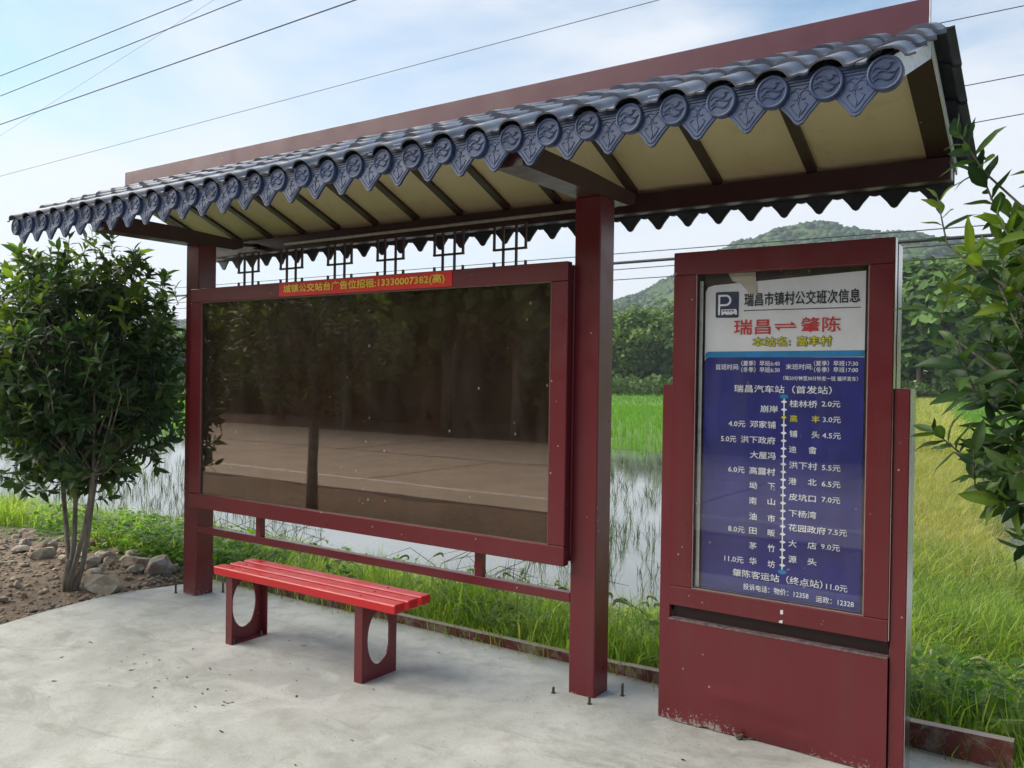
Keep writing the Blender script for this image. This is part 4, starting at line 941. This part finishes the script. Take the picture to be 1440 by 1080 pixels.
# ---------------------------------------------------------------- small things on the slab
for (x, y, h_, lab) in ((-3.275, -.03, .065, 'rusty anchor bolt in the slab left of the far post'), (-3.03, .19, .07, 'pale stub beside the far post under the bench end'), (-.055, -.055, .03, 'bent short bolt at the left foot of the near post'), (.165, -.075, .042, 'pale bolt stub in front of the near post'), (.245, .12, .062, 'upright bolt standing right of the near post')):
    m = MB(); m.tube([(x, y, -.01), (x, y, h_*.8), (x+.002, y, h_)], [.007, .007, .006], 8); m.tube([(x, y, .0), (x, y, .004)], .012, 6)
    tag(m.obj('anchor_bolt', RUSTB), lab, 'bolt', 'anchor bolts in the slab')
g = random.Random(5); LB = plain('dry_leaf_brown', (.06, .04, .025), .8, .4, 30)
lm = []
for k in range(4):
    m = MB(); q = [(0, 0, .001), (.3, .16, .07), (.75, .12, .02), (1, 0, .12), (.7, -.14, .05), (.25, -.15, .01)]; m.add([(a+g.uniform(-.06, .06), b+g.uniform(-.05, .05), c+g.uniform(0, .05)) for a, b, c in q], [(0, 1, 2), (0, 2, 4, 5), (2, 3, 4)]); lm.append(m.mesh('leaf', False, [LB]))
for i in range(75):
    if i < 30: x, y = g.gauss(-1.95, .45), g.gauss(-1.05, .28)
    else: x, y = g.uniform(-3.2, 1.8), g.uniform(-2.4, .3)
    if -2.05 < x < -1.9 and y > -.6: continue
    o = inst('fallen_leaf', lm[g.randrange(4)], Matrix.Translation((x, y, .001)) @ Matrix.Rotation(g.uniform(0, 6.3), 4, 'Z') @ Matrix.Scale(g.uniform(.012, .036), 4))
    tag(o, 'dark crumpled bit of dry leaf lying on the concrete slab', 'leaf', 'leaf scraps on the slab')
# rocks and rubble
def rock_me(seed, mat, flat_=.6, sub=2):
    import bmesh
    bm = bmesh.new(); bmesh.ops.create_icosphere(bm, subdivisions=sub, radius=1); o_ = Vector((seed*3.1, seed*1.7, 0)); g = random.Random(seed)
    pl = [(Vector([g.gauss(0, 1) for _ in range(3)]).normalized(), g.uniform(.42, .80)) for _ in range(13)]
    for v in bm.verts:
        for nrm, dd in pl:
            q = v.co.dot(nrm)
            if q > dd: v.co -= nrm*(q-dd)
        v.co += v.co.normalized()*mnoise.noise(v.co*2.3+o_)*.13; v.co.z *= flat_
    me = bpy.data.meshes.new('rock'); bm.to_mesh(me); bm.free(); me.materials.append(mat); return me
def put(name, me, x, y, s_, rz_, label, cat, group=None, sz=None, sink=.35):
    z = float(gz(x, y)); o = inst(name, me, Matrix.Translation((x, y, z+s_*sink*.5)) @ Matrix.Rotation(rz_, 4, 'Z') @ Matrix.Diagonal((s_, s_*(sz or 1), s_, 1))); return tag(o, label, cat, group)
put('boulder', rock_me(3, ROCK, .55, 3), -3.72, -.30, .19, .5, 'pale tan boulder lying against the slab edge in front of the tree', 'rock', sz=.6, sink=.5)
put('boulder', rock_me(5, ROCK2, .8, 3), -3.80, .20, .16, .2, 'reddish block of broken concrete between the tree and the far post', 'rock', sz=.75, sink=.7)
put('boulder', rock_me(8, ROCK2, .75, 3), -4.02, .12, .13, 1.2, 'brown rock tucked behind the tree stems', 'rock', sz=.8, sink=.7)
put('boulder', rock_me(9, ROCK, .6, 3), -4.95, -.12, .13, .9, 'grey flat rock on the rubble left of the tree', 'rock', sz=.7, sink=.8)
put('boulder', rock_me(14, ROCK, .6, 3), -3.47, .33, .07, .9, 'small white stone at the slab corner by the far post', 'rock', sz=.8, sink=.8)
rm = [rock_me(20+i, (ROCK, ROCK2)[i % 2], .7, 2) for i in range(6)]; g = random.Random(4)
for i in range(210):
    x = g.uniform(-6.6, -3.66); y = g.uniform(-.9, .55)
    if abs(x+3.95) < .12 and abs(y+.455) < .12: continue
    s_ = (.018+.075*g.random()**2.2)*(1.1 if y > -.3 else .6)
    if x > -3.62-s_: continue
    put('stone', rm[g.randrange(6)], x, y, s_, g.uniform(0, 6), 'small angular stone in the rubble left of the slab', 'stone', 'stones in the rubble', g.uniform(.6, 1), .7)
g = np.random.default_rng(9); n = 5200; P = np.stack([g.uniform(-8.5, -3.55, n), g.uniform(-3.3, .7, n)], -1)
P = np.concatenate([P, np.stack([g.normal(-3.62, .05, 300), g.uniform(-3, .3, 300)], -1)]); n = len(P)
P3 = np.stack([P[:, 0], P[:, 1], gz(P[:, 0], P[:, 1])+.002], -1)
me = lumps(P3, g.uniform(.004, .018, n)*np.where(g.random(n) < .08, 1.8, 1), 6, 'gravel', leafmat('gravel_stone', .0, .9, .2), (.30, .235, .17), .5)
tag(link(bpy.data.objects.new('gravel', me)), 'loose gravel and crumbs of soil left of the slab', kind='stuff')

# ---------------------------------------------------------------- trees and weeds
shrub_tree('osmanthus_tree', (-3.95, -.455, 0.0), 'small bushy evergreen tree with several stems left of the shelter', 31, (-4.16, -.26, 1.60), (.92, .74, 1.02), [(-.46, .1), (-.06, 0), (.50, -.1), (.14, .25)], 1000, .116, fork=-.28, stem_r=.021)
shrub_tree('osmanthus_tree', (2.62, -.35, -.03), 'leafy evergreen tree reaching in over the right edge beside the timetable stand', 77, (2.60, -.36, 1.62), (.86, .80, .90), [(-.25, .05), (.05, .1), (.2, -.1)], 640, .122,
    extra=[(1.80, -.62, 2.42), (1.86, -.55, 2.30), (1.74, -.6, 2.22), (1.92, -.66, 2.12), (1.84, -.7, 2.02), (1.78, -.55, 1.93)])
# broad-leaved weeds on the bank
g = np.random.default_rng(21); n = 15000; ci = g.integers(0, 260, n); cx = g.uniform(-7, 3.4, 260); cy = g.uniform(.55, 2.4, 260); cx[210:] = g.uniform(1.1, 2.9, 50); cy[210:] = g.uniform(.55, 2.6, 50); cx[:120] = g.uniform(-5.6, -3.4, 120); cy[:120] = g.uniform(.35, 1.8, 120)
hg = g.uniform(.10, .34, 260); x = cx[ci]+g.normal(0, .10, n); y = cy[ci]+g.normal(0, .10, n); z = gz(x, y)+g.random(n)**.7*hg[ci]
D = rand_unit(g, n); D[:, 2] = D[:, 2]*.35+.1; NN = rand_unit(g, n)*.45+np.array([0, 0, 1.]); Ls = g.uniform(.035, .075, n)
V, F = leaf_quads(np.stack([x, y, z], -1), D, NN, Ls, Ls*g.uniform(.5, .8, n), .12)
T = np.array([(.10, .22, .02), (.14, .27, .03), (.07, .16, .018), (.20, .27, .05)])[g.integers(0, 4, 260)[ci]]*g.uniform(.8, 1.2, (n, 1)); ok = (y > .52) | (x < -3.5)
k8 = np.repeat(ok, 8)
idx = np.cumsum(k8)-1; Fk = F[np.repeat(ok, 8)]; Fk = idx[Fk]
tag(link(bpy.data.objects.new('weeds', np_mesh('weeds', V[k8], Fk, GRASSM, np.repeat(T[ok], 8, 0)))), 'broad-leaved weeds among the bank grass', kind='stuff')
# foxtails
fox = []
for k in range(4):
    g = random.Random(k+90); m = MB(); b = g.uniform(.10, .16); pts = [(b*(u**2.2), 0, .30*u-.05*u**4) for u in [i/7 for i in range(8)]]
    m.tube(pts, .0016, 3, False); e = pts[-1]; hp = [(e[0]+.07*math.sin(t), 0, e[2]+.035*math.sin(t*1.6)-.02*t) for t in [i*.22 for i in range(8)]]
    m.cur = 1; m.tube(hp, [.003, .007, .009, .0095, .009, .008, .006, .003], 6)
    for i in range(90):
        u = g.uniform(0, 6.9); j = int(u); p = Vector(hp[j]).lerp(Vector(hp[j+1]), u-j); d = Vector([g.gauss(0, 1) for _ in range(3)]).normalized(); q = p+d*.018
        s_ = d.orthogonal().normalized()*.0007; m.add([p-s_, p+s_, q], [(0, 1, 2)])
    STEMG = plain('foxtail_stem', (.12, .2, .03), .6) if k == 0 else STEMG; HEADG = plain('foxtail_head', (.36, .42, .16), .7) if k == 0 else HEADG
    fox.append(m.mesh('foxtail', True, [STEMG, HEADG]))
g = random.Random(17); cnt = 0
spots = [(g.uniform(-.55, .55), g.uniform(.6, 1.9)) for _ in range(26)]+[(g.uniform(1.2, 2.2), g.uniform(.55, 1.6)) for _ in range(8)]+[(g.uniform(-3.2, -.6), g.uniform(.6, 1.6)) for _ in range(16)]
for x, y in spots:
    o = inst('foxtail', fox[g.randrange(4)], Matrix.Translation((x, y, float(gz(x, y))+.02)) @ Matrix.Rotation(g.uniform(0, 6.3), 4, 'Z') @ Matrix.Scale(g.uniform(.8, 1.35), 4))
    tag(o, 'nodding foxtail grass head arching above the bank grass', 'foxtail', 'foxtails on the bank')
# dead brush at the water edge
g = random.Random(33)
for (x, y, lab) in ((-5.6, 2.9, 'dark tangle of dead brush at the water edge left of the far post'), (-2.6, 2.9, 'dark tangle of dead brush at the water edge under the display board'), (-1.55, 6.6, 'dead forked twig standing in the open water')):
    m = MB(); nb = 26 if 'forked' not in lab else 5
    for i in range(nb):
        a = g.uniform(0, 6.3); L_ = g.uniform(.25, .6); x0, y0 = (x+g.gauss(0, .35), y+g.gauss(0, .15)) if nb > 5 else (x, y); zz = max(float(gz(x0, y0)), ZW-.1)
        m.tube([(x0, y0, zz), (x0+.25*L_*math.cos(a), y0+.25*L_*math.sin(a), zz+.5*L_), (x0+.8*L_*math.cos(a), y0+.8*L_*math.sin(a), zz+.75*L_), (x0+1.2*L_*math.cos(a+.4), y0+1.2*L_*math.sin(a+.4), zz+.6*L_)], [.005, .004, .003, .0015], 4, False)
    tag(m.obj('dead_brush', plain('dead_twig', (.05, .042, .035), .9) if 'DT' not in globals() else DT, fix=False), lab, 'brush')

# ---------------------------------------------------------------- what the glass reflects: the roadside behind the camera
far = [(-21.5, -16.5, 8), (-16.7, -15.0, 7), (-13.8, -16.2, 8.5), (-10.9, -15.6, 7.5), (-8.2, -15.4, 8), (-5.6, -16.4, 8.5), (-2.8, -15.5, 7.5), (.5, -16, 8), (4, -15.6, 8)]
for i, (x, y, H) in enumerate(far): far_tree(x, y, -.03, H, 'roadside tree across the road, seen only in the board glass', 'trees across the road', i % 5, .9)
def scrub2():
    g = np.random.default_rng(44); m = 3200; x = g.uniform(-60, 25, m); y = -18.5-g.random(m)*7; P = np.stack([x, y, g.random(m)**.8*9], -1)
    tag(link(bpy.data.objects.new('roadside_thicket', lumps(P, g.uniform(.8, 1.7, m), 8, 'roadside_thicket', FARLEAF, (.045, .065, .028), .5))), 'dark thicket beyond the road', kind='stuff')
scrub2()
bigt = shrub_tree('roadside_tree', (-5.37, -3.26, -.03), 'round-headed tree on the near road verge, seen in the board glass', 55, (-5.33, -3.27, 2.02), (.98, .98, .98), [(-.3, .1), (.3, -.1), (.0, .25)], 420, .13, singles=0, stem_r=.036, fork=2.2)
tr = MB(); tr.tube([(-5.37, -3.26, -.1), (-5.36, -3.26, .5), (-5.33, -3.27, 1.2)], [.078, .058, .045], 9); o = tr.obj('trunk', BARK, bigt, True)

# ---------------------------------------------------------------- overhead cables
def cable(pts, r_, label, sag=0.0):
    (x0, y0, z0), (x1, y1, z1) = pts; n = 24; P = []
    for i in range(n+1): u = i/n; P.append((x0+(x1-x0)*u, y0+(y1-y0)*u, z0+(z1-z0)*u-4*sag*u*(1-u)))
    m = MB(); m.tube(P, r_, 5); tag(m.obj('power_cable', CABLE, smooth=True), label, 'cable', 'overhead cables')
def ext(a, b, k0, k1): a = Vector(a); b = Vector(b); return [tuple(a+(b-a)*k0), tuple(a+(b-a)*k1)]
Y = 8.
cable(ext((-23.69, Y, 9.93), (-14.76, Y, 9.97), -1, 2.5), .012, 'uppermost of the three thick cables at the upper left')
cable(ext((-23.68, Y, 9.36), (-13.06, Y, 9.56), -1, 2.2), .012, 'middle of the three thick cables at the upper left')
cable(ext((-23.67, Y, 8.55), (-9.63, Y, 8.75), -1, 2.), .014, 'lowest of the three thick cables at the upper left')
cable(ext((-23.64, Y, 7.08), (-3.33, Y, 7.25), -1, 1.4), .006, 'long thin cable crossing the sky above the roof')
cable(ext((-30.7, 10.5, 9.4), (-21.3, 10.5, 10.9), -.5, 1.6), .004, 'faint hair-thin wire between the thick cables')
cable(ext((.40, Y, 6.058), (1.39, Y, 6.065), -7, 8), .006, 'highest thin wire right of the roof end')
cable(ext((.615, Y, 5.224), (1.406, Y, 5.25), -7, 8), .006, 'middle thin wire right of the roof end')
cable(ext((.66, Y, 4.752), (1.41, Y, 4.788), -7, 8), .006, 'lowest thin wire right of the roof end')
cable([(-24, Y, 3.30), (8, Y, 3.40)], .024, 'thick bundled cable passing low behind the timetable stand')
cable([(-24, Y, 3.52), (8, Y, 3.50)], .007, 'thin wire just above the thick low cable')
cable([(-24, Y, 3.10), (8, Y, 3.36)], .007, 'thin wire just under the thick low cable')
cable([(-24, Y, 2.98), (8, Y, 3.18)], .007, 'lowest thin wire behind the timetable stand')

# ---------------------------------------------------------------- haze
m = MB(); m.box(-1000, 1000, -300, 1000, -4, 150)
n = N('haze'); v = n.t.nodes.new('ShaderNodeVolumePrincipled'); v.inputs['Density'].default_value = .0004; v.inputs['Color'].default_value = (.80, .88, 1, 1); v.inputs['Anisotropy'].default_value = .2
n.t.links.new(v.outputs[0], n.out.inputs['Volume'])
hz = m.obj('haze', n.m); tag(hz, kind='stuff')
